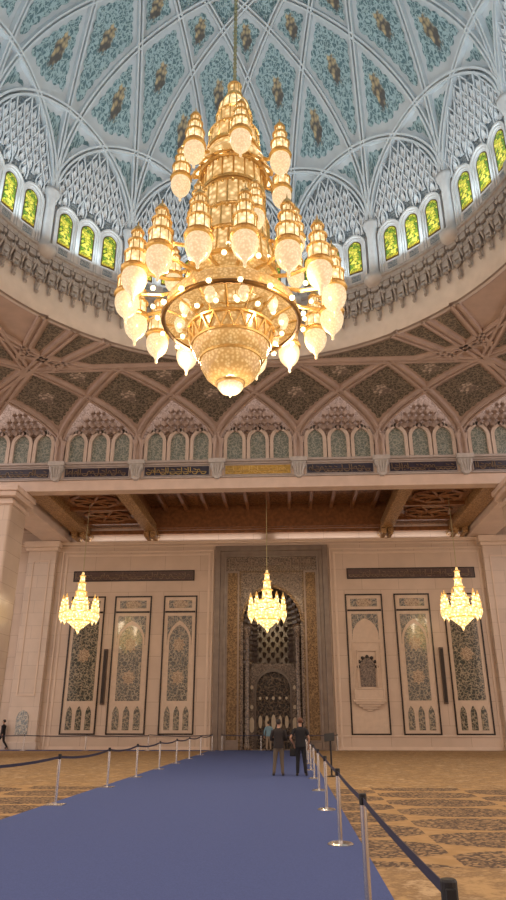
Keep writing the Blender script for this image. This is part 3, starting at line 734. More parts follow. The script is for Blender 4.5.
for i in range(NA):
    for j in range(NR):
        q = (i*(NR+1)+j, ((i+1) % NA)*(NR+1)+j, ((i+1) % NA)*(NR+1)+j+1, i*(NR+1)+j+1)
        if not in_lunette(sum(shell.v[k][0] for k in q)/4-DX, sum(shell.v[k][1] for k in q)/4-DY): shell.f.append(q)
for P in cells:
    cx, cy_ = centroid(P)
    if max(abs(cx), cy_) > HS-1.6 and len([p for p in P if max(abs(p[0]), p[1]) > HS-.01]) == 2:
        continue                                  # lunettes stay open towards the arcade
    if max(math.hypot(*p) for p in P) < RR+.1: continue
    Q = inset(P, .40)
    if Q and area(Q) > .2 and cy_ > 3:
        k0 = RR+.42; mid_ = centroid(Q); L0 = math.hypot(*mid_)
        dd = [inside_dist(Q)]
        if dd[0] > k0:
            drape(dense(Q, .09, .1, .42), vz, 'carved_panel', 'olive', vt, .035, 6); continue
        # beside the ring: cut into thin radial slices so that the panel follows the circle
        parts = [Q]; a0 = min(math.atan2(p[0], p[1]) for p in Q); a1 = max(math.atan2(p[0], p[1]) for p in Q); t = a0+.025
        while t < a1: parts = split(parts, cos(t), -sin(t), 0); t += .025
        pm = MB(); tot = 0.
        for T in parts:
            c0 = centroid(T); l0 = math.hypot(*c0); a, b = c0[0]/l0, c0[1]/l0
            for V in split([T], a, b, k0):
                cv = centroid(V)
                if a*cv[0]+b*cv[1] <= k0: continue
                tot += area(V); n0 = len(pm.v)
                for x, y in V:
                    pm.uv[len(pm.v)] = (x-mid_[0], y-mid_[1]-.5); pm.v.append((x+DX, y+DY, vz(x, y)-.035))
                pm.f.append(tuple(range(n0, len(pm.v))))
        if tot > .25: pm.build('carved_panel', 'olive', vt)
shell.build('vault_shell', 'vault_rib', vt, True)
# raised ribs along the net
def rib(zf, p, q, w, h, n, keep, name, mat, parent, center=(DX, DY), mat2=None):
    mb = MB(); ring = []
    dx, dy = q[0]-p[0], q[1]-p[1]; d = math.hypot(dx, dy); nx, ny = -dy/d, dx/d; run = []
    def flush():
        nonlocal run
        if len(run) > 1:
            b = len(mb.v)
            for r4 in run: mb.v += r4
            for i in range(len(run)-1):
                for k in range(8):
                    mb.f.append((b+i*8+k, b+i*8+(k+1) % 8, b+(i+1)*8+(k+1) % 8, b+(i+1)*8+k))
        run = []
    for i in range(n+1):
        t = i/n; x, y = p[0]+dx*t, p[1]+dy*t
        if not keep(x, y): flush(); continue
        z = zf(x, y); cc = center
        run.append([(x+nx*w*a_+cc[0], y+ny*w*a_+cc[1], z-b_) for a_, b_ in ((1, -.05), (.85, h), (.35, h), (.28, .04), (-.28, .04), (-.35, h), (-.85, h), (-1, -.05))])
    flush()
    if mb.v: return mb.build(name, mat, parent)
clear = lambda x, y: math.hypot(x, y) > RR+.02
for x0 in SPR:
    for sgn in (1, -1):
        ln = 1. if abs(x0+sgn*BAY) < 13 else .5          # the outer bays close in a single arch
        if abs(x0+sgn*BAY) > 19: continue
        e = (x0+sgn*BAY*ln, HS-ZD*ln)
        rib(vz, (x0, HS), e, .26, .16, 60, clear, 'rib', 'vault_rib', vt)
        for m in (1, -1): rib(vz, (m*HS, x0), (m*e[1], e[0]), .26, .16, 60, lambda x, y: clear(x, y) and y > 2, 'rib', 'vault_rib', vt)
rib(vz, (-HS+ZD, HS-ZD), (HS-ZD, HS-ZD), .26, .17, 160, clear, 'rib', 'vault_rib', vt)
for m in (-1, 1):
    rib(vz, (m*(HS-ZD), 2), (m*(HS-ZD), HS-ZD), .26, .17, 160, clear, 'rib', 'vault_rib', vt)
    rib(vz, (m*MID, HS-ZD/2), (m*(HS-ZD), HS-ZD), .26, .16, 40, clear, 'rib', 'vault_rib', vt); rib(vz, (m*HS-m*ZD/2, MID), (m*(HS-ZD), HS-ZD), .26, .16, 40, clear, 'rib', 'vault_rib', vt)
inner = lambda x, y: clear(x, y) and 2 < y < HS-ZD+.05 and abs(x) < HS-ZD+.05
for p, q in star: rib(vz, p, q, .26, .17, 160, inner, 'rib', 'vault_rib', vt)
for s in (-1, 1): rib(vz, (s*(HS-ZD), HS-ZD), (s*8.6, 8.6), .26, .17, 90, lambda x, y: math.hypot(x, y) > RR+.02, 'rib', 'vault_rib', vt)

# ================================================================== drum
dr = empty('wall_drum', (DX, DY, ZR), 'circular pale drum with bracketed cornice below the dome', 'wall', kind='structure')
mb = MB().lathe([(RR, ZR-.12), (RR+.18, ZR-.12), (RR+.18, ZR+.02), (RR+.05, ZR+.1), (RR+.05, 21.2), (RR+.05, 23.0)], 128, (DX, DY, 0)); mb.build('drum_band', 'drum_band', dr, True)
mb = MB().lathe([(11.75, 22.95), (11.62, 23.02), (11.62, 23.16), (11.72, 23.22), (12.02, 23.24)], 128, (DX, DY, 0)); mb.build('ledge', 'cornice', dr)
mb = MB().lathe([(12.02, 23.2), (12.02, 26.7), (12.3, 26.9)], 128, (DX, DY, 0)); mb.build('drum_wall', 'drum', dr, True)
# cornice brackets: local frame, +y outwards (towards the wall), origin on the axis
def bracket(big):
    mb = MB(); s = 1.25 if big else 1.
    yb = -12.14
    def bx(w, d, z0, z1, taper=1.):
        w *= s; y0 = yb+d
        mb.add([(-w, yb, z0), (w, yb, z0), (w*taper, y0, z0), (-w*taper, y0, z0), (-w, yb, z1), (w, yb, z1), (w*taper, y0, z1), (-w*taper, y0, z1)],
               [(0, 1, 2, 3), (7, 6, 5, 4), (3, 2, 6, 7), (1, 5, 6, 2), (0, 3, 7, 4)])
    bx(.31, .44, 22.72, 22.98); bx(.22, .40, 22.4, 22.72, .8); bx(.26, .28, 22.1, 22.3, .9); bx(.16, .25, 21.75, 22.1, .8); bx(.2, .2, 21.55, 21.68, .9)
    mb.add([(-.335, yb, 22.3), (.335, yb, 22.3), (.335, yb+.18, 22.4), (-.335, yb+.18, 22.4), (-.335, yb, 22.96), (.335, yb, 22.96), (.335, yb+.42, 22.96), (-.335, yb+.42, 22.96)], [(0, 1, 2, 3), (3, 2, 6, 7), (1, 5, 6, 2), (0, 3, 7, 4)])
    for sx in (-.335, .335):
        mb.tube([(sx, yb+.3, 22.7), (sx, yb+.3, 22.3), (sx, yb+.16, 21.9), (sx, yb+.1, 21.6), (sx, yb+.16, 21.42)], [.06, .09, .07, .05, .035], 6)
        mb.sphere((sx, yb+.36, 22.62), (.11, .07, .13), 8, 6)
    for sx in (-.2, .2): mb.sphere((sx, yb+.3, 22.2), (.09, .08, .16), 8, 6)
    # hanging scroll
    zt = 21.6; zb = 20.75 if big else 20.92
    pts = [(0, yb+.12, zt), (0, yb+.24, zt-.25), (0, yb+.2, (zt+zb)/2), (0, yb+.1, zb+.12), (0, yb+.16, zb), (0, yb+.25, zb+.06)]
    mb.tube(pts, [.1*s, .12*s, .09*s, .07*s, .08*s, .04*s], 6)
    for q in (-.16, .16): mb.tube([(q*s, yb+.1, 22.5), (q*s*1.1, yb+.3, 22.25), (q*s, yb+.22, 21.9), (q*s*.6, yb+.12, 21.5)], .045*s, 5)
    mb.sphere((0, yb+.3, 22.5), (.1*s, .1, .14), 8, 6)
    return mb
def rot_part(mb, name, mat, parent, th, smooth=False):
    """th: azimuth from +y towards +x, degrees; geometry given at y=-R (facing the axis)"""
    o = mb.build(name, mat, parent, smooth, off=(0, 0, ZR)); o.rotation_euler = (0, 0, PI-rad(th)); return o
protos = {}
per = 7; step = 22.5/per
for k in range(-4, 4):
    for j in range(per):
        th = 11.25+22.5*k+step*j
        if abs(th) > 86: continue
        big = j == 0
        if big not in protos: protos[big] = rot_part(bracket(big), 'cornice_bracket', 'cornice', dr, th)
        else:
            o = protos[big].copy(); o.rotation_euler = (0, 0, PI-rad(th)); o.parent = dr; COL.objects.link(o)
# drum columns between the bays
def drum_column():
    mb = MB().lathe([(.0, 23.2), (.46, 23.2), (.46, 23.36), (.36, 23.45), (.30, 23.6), (.27, 23.75), (.26, 26.), (.32, 26.15), (.3, 26.25), (.44, 26.6), (.46, 26.8), (0, 26.8)], 14, (0, -11.93, 0))
    mb.lathe([(.0, 22.6), (.3, 22.65), (.52, 22.9), (.55, 23.2), (0, 23.2)], 14, (0, -11.8, 0))
    return mb
pc = None
for k in range(-4, 4):
    th = 11.25+22.5*k
    if pc is None: pc = rot_part(drum_column(), 'column', 'drum', dr, th, True)
    else:
        o = pc.copy(); o.rotation_euler = (0, 0, PI-rad(th)); o.parent = dr; COL.objects.link(o)
# stained glass windows, three to a bay
def make_window(label):
    w = empty('window', (DX, DY, 23.25), label, 'window', 'stained glass windows of the drum', 'structure'); w['org'] = (0., 0., 23.25)
    R0 = -11.98
    mb = MB(); zs, za = 25.65, 26.15
    for (hi, ho, y0, y1) in ((.40, .50, R0-.02, R0+.04), (.50, .60, R0-.02, R0+.12), (.60, .68, R0-.02, R0+.2)):
        a1 = [(-hi, 23.3)]+arch(0, hi, zs, zs+hi*1.15)+[(hi, 23.3)]; a2 = [(-ho, 23.3)]+arch(0, ho, zs, zs+ho*1.15)+[(ho, 23.3)]
        for i in range(len(a1)-1): mb.prismY([a1[i], a2[i], a2[i+1], a1[i+1]], y1, y0)
    mb.build('window_frame', 'drum', w)
    mb = MB().prismY(list(reversed(arch_poly(0, .41, 23.98, zs, zs+.47))), R0+.03, R0); mb.build('pane_border', 'gold_dark', w)
    mb = MB().prismY(list(reversed(arch_poly(0, .335, 24.12, zs, zs+.39))), R0+.04, R0+.03); mb.build('pane', 'stained', w)
    mb = MB().box(-.40, .40, R0, R0+.06, 23.3, 23.98); rect_ring(mb, -.36, .36, 23.36, 23.92, .07, R0+.06, R0+.1); mb.build('sill_panel', 'drum', w)
    mb = MB().box(-.26, .26, R0+.06, R0+.08, 23.46, 23.82); mb.build('sill_tile', 'sill_tile', w)
    return w
nwin = 0; W0 = None
cname = {-3: 'third bay west of the chandelier chain', -2: 'second bay west of the chandelier chain', -1: 'first bay west of the chandelier chain', 0: 'bay behind the chandelier', 1: 'first bay east of the chandelier chain', 2: 'second bay east of the chandelier chain', 3: 'third bay east of the chandelier chain'}
for k in range(-3, 4):
    for q in (-1, 0, 1):
        nwin += 1; th = 22.5*k+6.15*q
        lab = '%s yellow-green stained window in the %s' % ({-1: 'western', 0: 'middle', 1: 'eastern'}[q], cname[k])
        if W0 is None: W0 = make_window(lab); o = W0
        else: o = copy_tree(W0); o['label'] = lab
        o.name = 'window_%d' % nwin; o.rotation_euler = (0, 0, PI-rad(th))

# ================================================================== dome
R0, Z0, RHO = 12.0, 26.6, 14.0
def dz(x, y):
    r = min(math.hypot(x, y), R0); s = RHO*RHO-(r+RHO-R0)**2
    return Z0+math.sqrt(max(0., s))
dm = empty('dome_ceiling', (DX, DY, Z0), 'white ribbed dome with teal carved panels above the drum', 'ceiling', kind='structure')
prof = []
for i in range(49):
    a = (math.acos((RHO-R0)/RHO))*i/48
    prof.append((max(.01, RHO*cos(a)-(RHO-R0)), Z0+RHO*sin(a)))
MB().lathe(prof, 128, (DX, DY, 0)).build('dome_shell', 'dome_white', dm, True)
d6, d2 = R0*cos(rad(67.5)), R0*cos(rad(22.5))
disc = [[(R0*sin(rad(2.8125*i)), R0*cos(rad(2.8125*i))) for i in range(128)]]
L6 = []; L2 = []
for k in range(16):
    t = rad(11.25+22.5*k); L6.append((sin(t), cos(t), d6)); L2.append((sin(t), cos(t), d2))
cells = disc
for a, b, c in L6+L2: cells = split(cells, a, b, c)
npan = 0
for P in cells:
    c = centroid(P); r = math.hypot(*c)
    an = math.degrees(math.atan2(c[0], c[1])) % 22.5; mid = min(an, 22.5-an) < 2.
    if c[1] < -5.5 or (mid and r > 11.3): continue
    a_ = area(P)
    zslope = 1.
    Q = inset(P, .32 if a_ > 2. else .15)
    if not Q or area(Q) < .03: continue
    E = dense(Q, .07, .09 if a_ > 1.5 else .05, .38)
    mt = 'silver' if r < 4.9 else 'teal' if a_ > 2. else 'teal_small'
    drape(E, dz, 'carved_panel', mt, dm, .05, 8); npan += 1
def chord(d, t):
    h = math.sqrt(R0*R0-d*d); n = (sin(t), cos(t)); u = (cos(t), -sin(t))
    return (n[0]*d-u[0]*h, n[1]*d-u[1]*h), (n[0]*d+u[0]*h, n[1]*d+u[1]*h)
def dome_rib(d, t, w, h, name):
    """rib standing in a vertical plane; sampled so that its steep feet stay smooth; offset along the inward normal"""
    p, q = chord(d, t); half = math.hypot(q[0]-p[0], q[1]-p[1])/2; mb = MB(); N = 56; pts = []
    for i in range(N+1):
        s = -cos(PI*i/N); m = ((p[0]+q[0])/2, (p[1]+q[1])/2); e = ((q[0]-p[0])/2, (q[1]-p[1])/2)
        x, y = m[0]+e[0]*s, m[1]+e[1]*s; pts.append(Vector((x, y, dz(x, y))))
    for i, P in enumerate(pts):
        T = (pts[min(i+1, N)]-pts[max(i-1, 0)]).normalized(); r = math.hypot(P.x, P.y)
        Nn = Vector((-P.x*(r+RHO-R0)/max(r, .01), -P.y*(r+RHO-R0)/max(r, .01), -(P.z-Z0))).normalized()
        S = T.cross(Nn).normalized()
        o = Vector((DX, DY, 0))
        for su, hh in ((1, -.05), (.85, h), (.30, h), (.24, .02), (-.24, .02), (-.30, h), (-.85, h), (-1, -.05)): mb.v.append(tuple(P+o+S*w*su+Nn*hh))
    for i in range(N):
        for k in range(7): mb.f.append((i*8+k, i*8+k+1, (i+1)*8+k+1, (i+1)*8+k))
    return mb.build(name, 'rib_white', dm)
for k in range(16):
    t = rad(11.25+22.5*k)
    dome_rib(d6, t, .17, .26, 'rib')
    if cos(t) > -.4: dome_rib(d2, t, .19, .3, 'arch_rib')
# plaster lattice in the lunettes
def lunette_mesh():
    mb = MB()
    def top(th):   # height of the two arches over the bay at angle th (degrees from bay middle)
        r = d2/cos(rad(11.25+abs(th))); return dz(r, 0)
    rows = 9
    for j in range(rows):
        z = 26.45+j*.62; nn = 9
        for i in range(-5, 6):
            th = (i+(.5 if j % 2 else 0))*2.5
            if abs(th) > 10.2 or z+.95 > top(th)-.02: continue
            if z < 26.8 and abs(((th+3.07) % 6.15)-3.07) < 1.2: continue
            w = .255
            path = [(-w*.8, -.12), (-w, .25), (-w*.85, .5), (-w*.4, .75), (0, 1.02), (w*.4, .75), (w*.85, .5), (w, .25), (w*.8, -.12)]
            def P(u, v, d):
                zz = z+v; a2 = (zz-Z0)/RHO; rr = (RHO*math.sqrt(max(0, 1-a2*a2))-(RHO-R0)) if zz > Z0 else R0
                rr -= .03+d; an = rad(th)+u/rr
                return (sin(an)*rr, -cos(an)*rr, zz)
            mb.tube([P(u, v, .09+.1*v) for u, v in path], .045, 4); mb.tube([P(u*.45, v*.55, .07+.1*v) for u, v in path], .035, 4)
            mb.add([P(-.1, .06, .04), P(.1, .06, .04), P(.07, .3, .12), P(0, .44, .16), P(-.07, .3, .12), P(0, -.1, .2)], [(0, 1, 2, 3, 4), (0, 5, 1)])
    return mb
def lun_back():
    mb = MB(); N = 22; K = 8
    for i in range(N+1):
        th = -11.2+22.4*i/N; r = d2/cos(rad(11.25+abs(th))); zt = dz(r, 0)
        for k in range(K+1):
            zz = 26.2+(zt-26.2)*k/K; a2 = (zz-Z0)/RHO; rr = (RHO*math.sqrt(max(0, 1-a2*a2))-(RHO-R0)) if zz > Z0 else R0
            rr -= .025; mb.v.append((sin(rad(th))*rr, -cos(rad(th))*rr, zz))
    for i in range(N):
        for k in range(K): mb.f.append((i*(K+1)+k, (i+1)*(K+1)+k, (i+1)*(K+1)+k+1, i*(K+1)+k+1))
    return mb
la = lb = None
for k in range(-4, 5):
    th = 22.5*k
    for which in (0, 1):
        src = (la, lb)[which]
        if src is None:
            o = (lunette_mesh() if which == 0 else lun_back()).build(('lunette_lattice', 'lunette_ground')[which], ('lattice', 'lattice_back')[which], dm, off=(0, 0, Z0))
            if which == 0: la = o
            else: lb = o
        else: o = src.copy(); o.parent = dm; COL.objects.link(o)
        o.rotation_euler = (0, 0, PI-rad(th))

# ================================================================== great chandelier
CX, CY = -1.8, 19.5
ch = empty('grand_chandelier', (CX, CY, 11.6), 'huge gold and crystal chandelier of lantern towers hanging under the dome', 'chandelier')
O = (CX, CY, 0)
mb = MB().tube([(CX, CY, 25.6), (CX, CY, 40.2)], .06, 8)
for k in range(60):
    z = 25.9+k*.24; mb.sphere((CX, CY, z), (.09, .09, .10), 6, 4)
mb.build('chain', 'chain', ch)
def gold_rings(spec, name='frame'):
    mb = MB()
    for z, r, h in spec: mb.lathe([(r-.12, z), (r+.04, z), (r+.08, z+h*.5), (r+.02, z+h), (r-.12, z+h)], 40, O)
    return mb
# central tower: glass drums and gold rings
tiers = [(24.95, 25.5, .25, .22), (22.95, 23.75, .70, .66), (21.95, 22.75, .98, .92), (19.85, 20.75, 1.12, 1.08), (18.5, 19.6, 1.2, 1.15), (17.4, 18.35, 1.34, 1.28), (16.2, 17.2, 1.55, 1.45)]
for z0, z1, r0, r1 in tiers:
    MB().lathe([(r0, z0), (r0, z0+.05), (r1, z1)], 32, O).build('glass_drum', 'drum_glass', ch)
    mb = MB(); n = max(8, int(r0*16))
    for i in range(n):
        a = 2*PI*i/n; mb.tube([(CX+(r0+.02)*cos(a), CY+(r0+.02)*sin(a), z0), (CX+(r1+.02)*cos(a), CY+(r1+.02)*sin(a), z1)], .022+.012*r0, 4)
        b = a+PI/n; mb.sphere((CX+(r1+.03)*cos(b), CY+(r1+.03)*sin(b), z1-.06), .03+.03*r0, 6, 4)
    mb.lathe([(r0-.15, z0-.1), (r0+.06, z0-.1), (r0+.09, z0), (r0+.03, z0+.06)], 32, O); mb.lathe([(r1+.03, z1-.05), (r1+.08, z1), (r1+.02, z1+.1), (r1*.6, z1+.13), (.01, z1+.14)], 32, O)
    mb.build('gilded_frame', 'gold', ch)
MB().lathe([(.0, 25.95), (.03, 25.9), (.05, 25.75), (.16, 25.65), (.22, 25.5), (.2, 25.42)], 16, O).build('finial', 'gold', ch, True)
MB().lathe([(.64, 23.9), (.63, 24.1), (.55, 24.4), (.40, 24.68), (.26, 24.84)], 24, O).build('crystal_dome', 'tier', ch, True)
mb = MB()
for i in range(14):
    a = 2*PI*i/14; mb.tube([(CX+r*cos(a), CY+r*sin(a), z) for r, z in ((.66, 23.88), (.65, 24.1), (.57, 24.4), (.42, 24.68), (.28, 24.86))], .028, 4)
mb.build('dome_rib_cage', 'gold', ch)
MB().lathe([(1.0, 21.8), (1.12, 21.5), (1.3, 21.2), (1.34, 21.05), (1.2, 20.95)], 32, O).build('flared_skirt', 'drum_glass', ch, True)
# arched skirt with small globes
mb = MB(); bl = []
for i in range(12):
    a = 2*PI*(i+.5)/12
    pts = [(CX+(1.12+.4*t)*cos(a+da), CY+(1.12+.4*t)*sin(a+da), 21.0-.45*t-.5*(1-cos(PI*2*t))/2*0) for t, da in ((0, -.22), (.5, -.2), (.9, -.1), (1., 0), (.9, .1), (.5, .2), (0, .22))]
    mb.tube(pts, .06, 5); bl.append((CX+1.36*cos(a), CY+1.36*sin(a), 20.72))
mb.lathe([(1.05, 21.05), (1.2, 20.9), (1.32, 20.65), (1.25, 20.6)], 40, O)
mb.build('skirt', 'gold', ch)
# lantern prototype: base at z=0, 3.2 tall
def lantern_parts(parent_of, H=1.):
    g = MB()
    for z, r, h in ((1.18, .45, .12), (1.34, .40, .05), (1.86, .385, .1), (2.38, .29, .1), (2.80, .20, .08)):
        g.lathe([(r-.1, z), (r+.02, z), (r+.045, z+h*.5), (r, z+h), (r-.12, z+h)], 16)
    g.lathe([(.2, 2.88), (.19, 2.95), (.12, 3.08), (.04, 3.14), (.03, 3.2), (.012, 3.36)], 12)
    for z0, z1, r in ((1.36, 1.88, .375), (1.96, 2.40, .275), (2.48, 2.82, .185)):
        for i in range(8):
            a = 2*PI*i/8; g.tube([(r*cos(a), r*sin(a), z0), (r*cos(a), r*sin(a), z1)], .022, 4, False)
            b = a+PI/8; g.sphere((r*1.0*cos(b), r*1.0*sin(b), z1-.05), .03, 5, 4)
    t = MB()
    for z0, z1, r in ((1.34, 1.88, .36), (1.94, 2.40, .26), (2.46, 2.82, .17)): t.lathe([(r*.7, z0), (r, z0), (r, z1), (r*.7, z1)], 16)
    b = MB().lathe([(.02, .0), (.06, .05), (.05, .12), (.07, .2), (.12, .3), (.25, .42), (.36, .58), (.43, .8), (.44, .98), (.41, 1.12), (.36, 1.2)], 20)
    return g, t, b
g, t, b = lantern_parts(ch)
lan0 = g.build('lantern', 'gold', ch, off=(0, 0, 0)); lt = t.build('tower_glass', 'tier', lan0); lg = b.build('globe', 'globe', lan0, True)
def place_lantern(o, r, a, z, s):
    o.location = (r*sin(a), -r*cos(a), z-11.6); o.scale = (s, s, s); o.rotation_euler = (0, 0, a)
spots = [(3.55, rad(11.25+22.5*k), 13.95, .94) for k in range(16)]+[(2.0, rad(12+51.43*k), 19.75, .86) for k in range(7)]+[(2.45, rad(22.5+45*k), 16.15, .72) for k in range(8)]
for i, (r, a, z, s) in enumerate(spots):
    o = lan0 if i == 0 else copy_tree(lan0, ch)
    place_lantern(o, r, a, z, s)
    zc = z+1.25*s; d = (sin(a), -cos(a))
    ri = 1.3 if r > 3 else .95
    arms = MB().tube([(CX+d[0]*ri, CY+d[1]*ri, zc+.5), (CX+d[0]*(ri+(r-ri)*.5), CY+d[1]*(ri+(r-ri)*.5), zc+.1), (CX+d[0]*(r-.38*s), CY+d[1]*(r-.38*s), zc+.05)], .07, 6)
    arms.build('arm', 'gold', ch)
# lower wheel: dark rim, hanging lamps, truss ring, stacked bowls
ZW = 14.35
mb = MB().lathe([(2.24, ZW-.05), (2.36, ZW-.08), (2.40, ZW+.02), (2.34, ZW+.1), (2.22, ZW+.06), (2.24, ZW-.05)], 64, O); mb.build('rim', 'gold_dark', ch, True)
mb = MB().lathe([(2.30, ZW+.1), (2.25, ZW+.55), (1.9, ZW+.9), (1.45, ZW+1.3), (1.5, ZW+1.9)], 48, O); mb.build('upper_bowl', 'bowl', ch, True)
mb = MB().lathe([(2.24, ZW), (1.9, ZW+.28), (1.4, ZW+.35)], 48, O); mb.build('rim_glass', 'bowl', ch, True)
mb = MB()
for i in range(16):
    a = 2*PI*i/16; d = (cos(a), sin(a))
    mb.tube([(CX+d[0]*2.25, CY+d[1]*2.25, ZW), (CX+d[0]*1.85, CY+d[1]*1.85, ZW-.12), (CX+d[0]*1.42, CY+d[1]*1.42, ZW-.35)], .045, 5)
for i in range(20):
    a = 2*PI*i/20; b = 2*PI*(i+.5)/20; c = 2*PI*(i+1)/20
    P = lambda an, r, z: (CX+r*cos(an), CY+r*sin(an), z)
    mb.tube([P(a, 1.45, ZW-.45), P(b, 1.32, ZW-.95), P(c, 1.45, ZW-.45)], .05, 5)
for z, r in ((ZW-.42, 1.46), (ZW-.97, 1.3), (ZW-1.52, 1.02), (ZW-2.38, .42)): mb.lathe([(r-.08, z-.05), (r+.04, z-.05), (r+.06, z), (r+.02, z+.06), (r-.08, z+.05), (r-.08, z-.05)], 40, O)
mb.build('wheel_frame', 'gold', ch)
MB().lathe([(1.40, ZW-.4), (1.26, ZW-.95)], 40, O).build('truss_glass', 'bowl', ch)
MB().lathe([(1.30, ZW-1.0), (1.28, ZW-1.15), (1.15, ZW-1.4), (1.0, ZW-1.5)], 40, O).build('middle_bowl', 'bowl', ch, True)
MB().lathe([(1.02, ZW-1.55), (1.0, ZW-1.75), (.82, ZW-2.1), (.6, ZW-2.3), (.42, ZW-2.36)], 40, O).build('lower_bowl', 'bowl', ch, True)
MB().lathe([(.42, ZW-2.4), (.43, ZW-2.5), (.3, ZW-2.66), (.1, ZW-2.74), (.04, ZW-2.8), (.01, ZW-2.88)], 24, O).build('bottom_drop', 'globe', ch, True)
bl += [(CX+1.75*cos(2*PI*(i+.5)/16), CY+1.75*sin(2*PI*(i+.5)/16), ZW-.28) for i in range(16)]
bl += [(CX+2.5*cos(2*PI*(i+.5)/16), CY+2.5*sin(2*PI*(i+.5)/16), ZW-.05) for i in range(16)]
bl += [(CX+2.75*cos(2*PI*(i)/16), CY+2.75*sin(2*PI*(i)/16), ZW+.75) for i in range(16)]
bl += [(CX+1.5*cos(2*PI*i/12), CY+1.5*sin(2*PI*i/12), ZW+2.1) for i in range(12)]
b0 = None
for p_ in bl:
    if b0 is None:
        b0 = MB().sphere((0, 0, 0), .09, 12, 8).build('bulb', 'bulb', ch, True, off=(0, 0, 0)); o = b0
    else: o = b0.copy(); o.parent = ch; COL.objects.link(o)
    o.location = (p_[0]-CX, p_[1]-CY, p_[2]-11.6)
# hanging lamps in the wheel
l0 = None
for i in range(10):
    a = 2*PI*i/10
    if l0 is None:
        l0 = MB().lathe([(.02, -.34), (.1, -.28), (.17, -.12), (.19, .05), (.14, .2), (.06, .26)], 14).build('wheel_lamp', 'globe', ch, True, off=(0, 0, 0)); o = l0
    else: o = l0.copy(); o.parent = ch; COL.objects.link(o)
    o.location = (1.78*cos(a), 1.78*sin(a), ZW+.0-11.6)

# ================================================================== small chandeliers
def small_chandelier(x, y, z, label):
    s = empty('small_chandelier', (x, y, z), label, 'chandelier')
    s['org'] = (0., 0., 0.)
    mb = MB().tube([(0, 0, 3.9), (0, 0, 14.95-z+.3)], .025, 6); mb.build('chain', 'chain', s)
    mb = MB().lathe([(.01, 0), (.06, .06), (.09, .2), (.2, .32), (.34, .42), (.55, .62), (.68, .72)], 20); mb.build('bottom_bowl', 'small_glow', s, True)
    mb = MB()
    for z0, z1, r0, r1 in ((.85, 1.35, .72, .7), (1.45, 1.9, .55, .48), (2.0, 2.55, .34, .28), (2.62, 3.1, .26, .2), (3.16, 3.55, .18, .13), (3.6, 3.85, .11, .06)): mb.lathe([(r0, z0), (r1, z1)], 20)
    mb.build('crystal_tower', 'small_glow', s)
    mb = MB()
    for zz, r in ((.74, .78), (1.37, .74), (1.92, .56), (2.56, .36), (3.1, .27), (3.56, .18)): mb.lathe([(r-.2, zz), (r, zz), (r+.03, zz+.04), (r-.03, zz+.1), (r-.2, zz+.1)], 20)
    for i in range(10):
        a = 2*PI*(i+.5)/10; mb.tube([(.6*cos(a), .6*sin(a), 1.1), (.8*cos(a), .8*sin(a), .95), (1.02*cos(a), 1.02*sin(a), 1.0)], .035, 5)
    mb.build('frame', 'small_gold', s)
    L = None
    for i in range(10):
        a = 2*PI*(i+.5)/10
        if L is None:
            g = MB()
            for zz, r in ((.62, .2), (1.0, .17), (1.3, .12)): g.lathe([(r-.08, zz), (r+.02, zz), (r+.03, zz+.03), (r-.08, zz+.07)], 12)
            g.lathe([(.1, 1.5), (.05, 1.62), (.01, 1.78)], 8)
            L = g.build('lantern', 'small_gold', s, off=(0, 0, 0))
            MB().lathe([(.01, 0), (.04, .06), (.05, .14), (.16, .3), (.2, .48), (.17, .6), (.16, .68), (.15, 1.0), (.12, 1.08), (.11, 1.3), (.09, 1.36), (.07, 1.52)], 12).build('crystal', 'small_glow', L, True)
            o = L
        else: o = copy_tree(L, s)
        o.location = (1.05*cos(a), 1.05*sin(a), .62)
    return s
smalls = [(-1.4, 42, 6.75, 'small lit crystal chandelier hanging in front of the prayer niche'),
          (-13.15, 42, 6.75, 'small lit crystal chandelier hanging before the west end mosaic panel'),
          (10.4, 42, 6.8, 'small lit crystal chandelier hanging before the east end mosaic panel')]
for a in smalls: small_chandelier(*a)

# ================================================================== barrier posts
POSTS = []
def post(x, y, label, belt_to=None, sag=.05, hgt=1.0, group=None):
    p = empty('barrier_post', (x, y, .024), label, 'barrier post', group); z0 = .024
    sq = x < -3
    mb = MB()
    if sq: mb.box(x-.19, x+.19, y-.19, y+.19, z0, z0+.02)
    else: mb.lathe([(0, 0), (.19, 0), (.19, .012), (.16, .03), (.04, .05), (0, .05)], 24, (x, y, z0))
    mb.build('base', 'chrome', p)
    MB().lathe([(.032, .015), (.032, hgt-.1)], 14, (x, y, z0)).build('pole', 'chrome', p, True)
    mb = MB().lathe([(0.03, hgt-.1), (.037, hgt-.095), (.037, hgt-.01), (.032, hgt), (0, hgt)], 14, (x, y, z0)); mb.box(x-.022, x+.022, y-.048, y+.048, z0+hgt-.09, z0+hgt-.03); mb.build('cap', 'plastic', p, bevel=.004)
    if belt_to:
        x1, y1 = belt_to; mb = MB(); N = 14; d = math.hypot(x1-x, y1-y); ux, uy = (x1-x)/d, (y1-y)/d; nx, ny = -uy*.003, ux*.003
        pts = []
        for i in range(N+1):
            t = i/N; z = z0+hgt-.06-sag*4*t*(1-t); q = .05+(d-.1)*t
            pts.append((x+ux*q, y+uy*q, z))
        b = 0
        for q in pts: mb.v += [(q[0]+nx, q[1]+ny, q[2]-.026), (q[0]+nx, q[1]+ny, q[2]+.026), (q[0]-nx, q[1]-ny, q[2]+.026), (q[0]-nx, q[1]-ny, q[2]-.026)]
        for i in range(N):
            for k in range(4): mb.f.append((i*4+k, i*4+(k+1) % 4, (i+1)*4+(k+1) % 4, (i+1)*4+k))
        mb.build('belt', 'belt', p)
    return p
ordw = ['nearest', 'second', 'third', 'fourth', 'fifth', 'sixth', 'seventh', 'eighth', 'ninth', 'tenth', 'eleventh', 'twelfth']
LX, RX = -5.12, .665
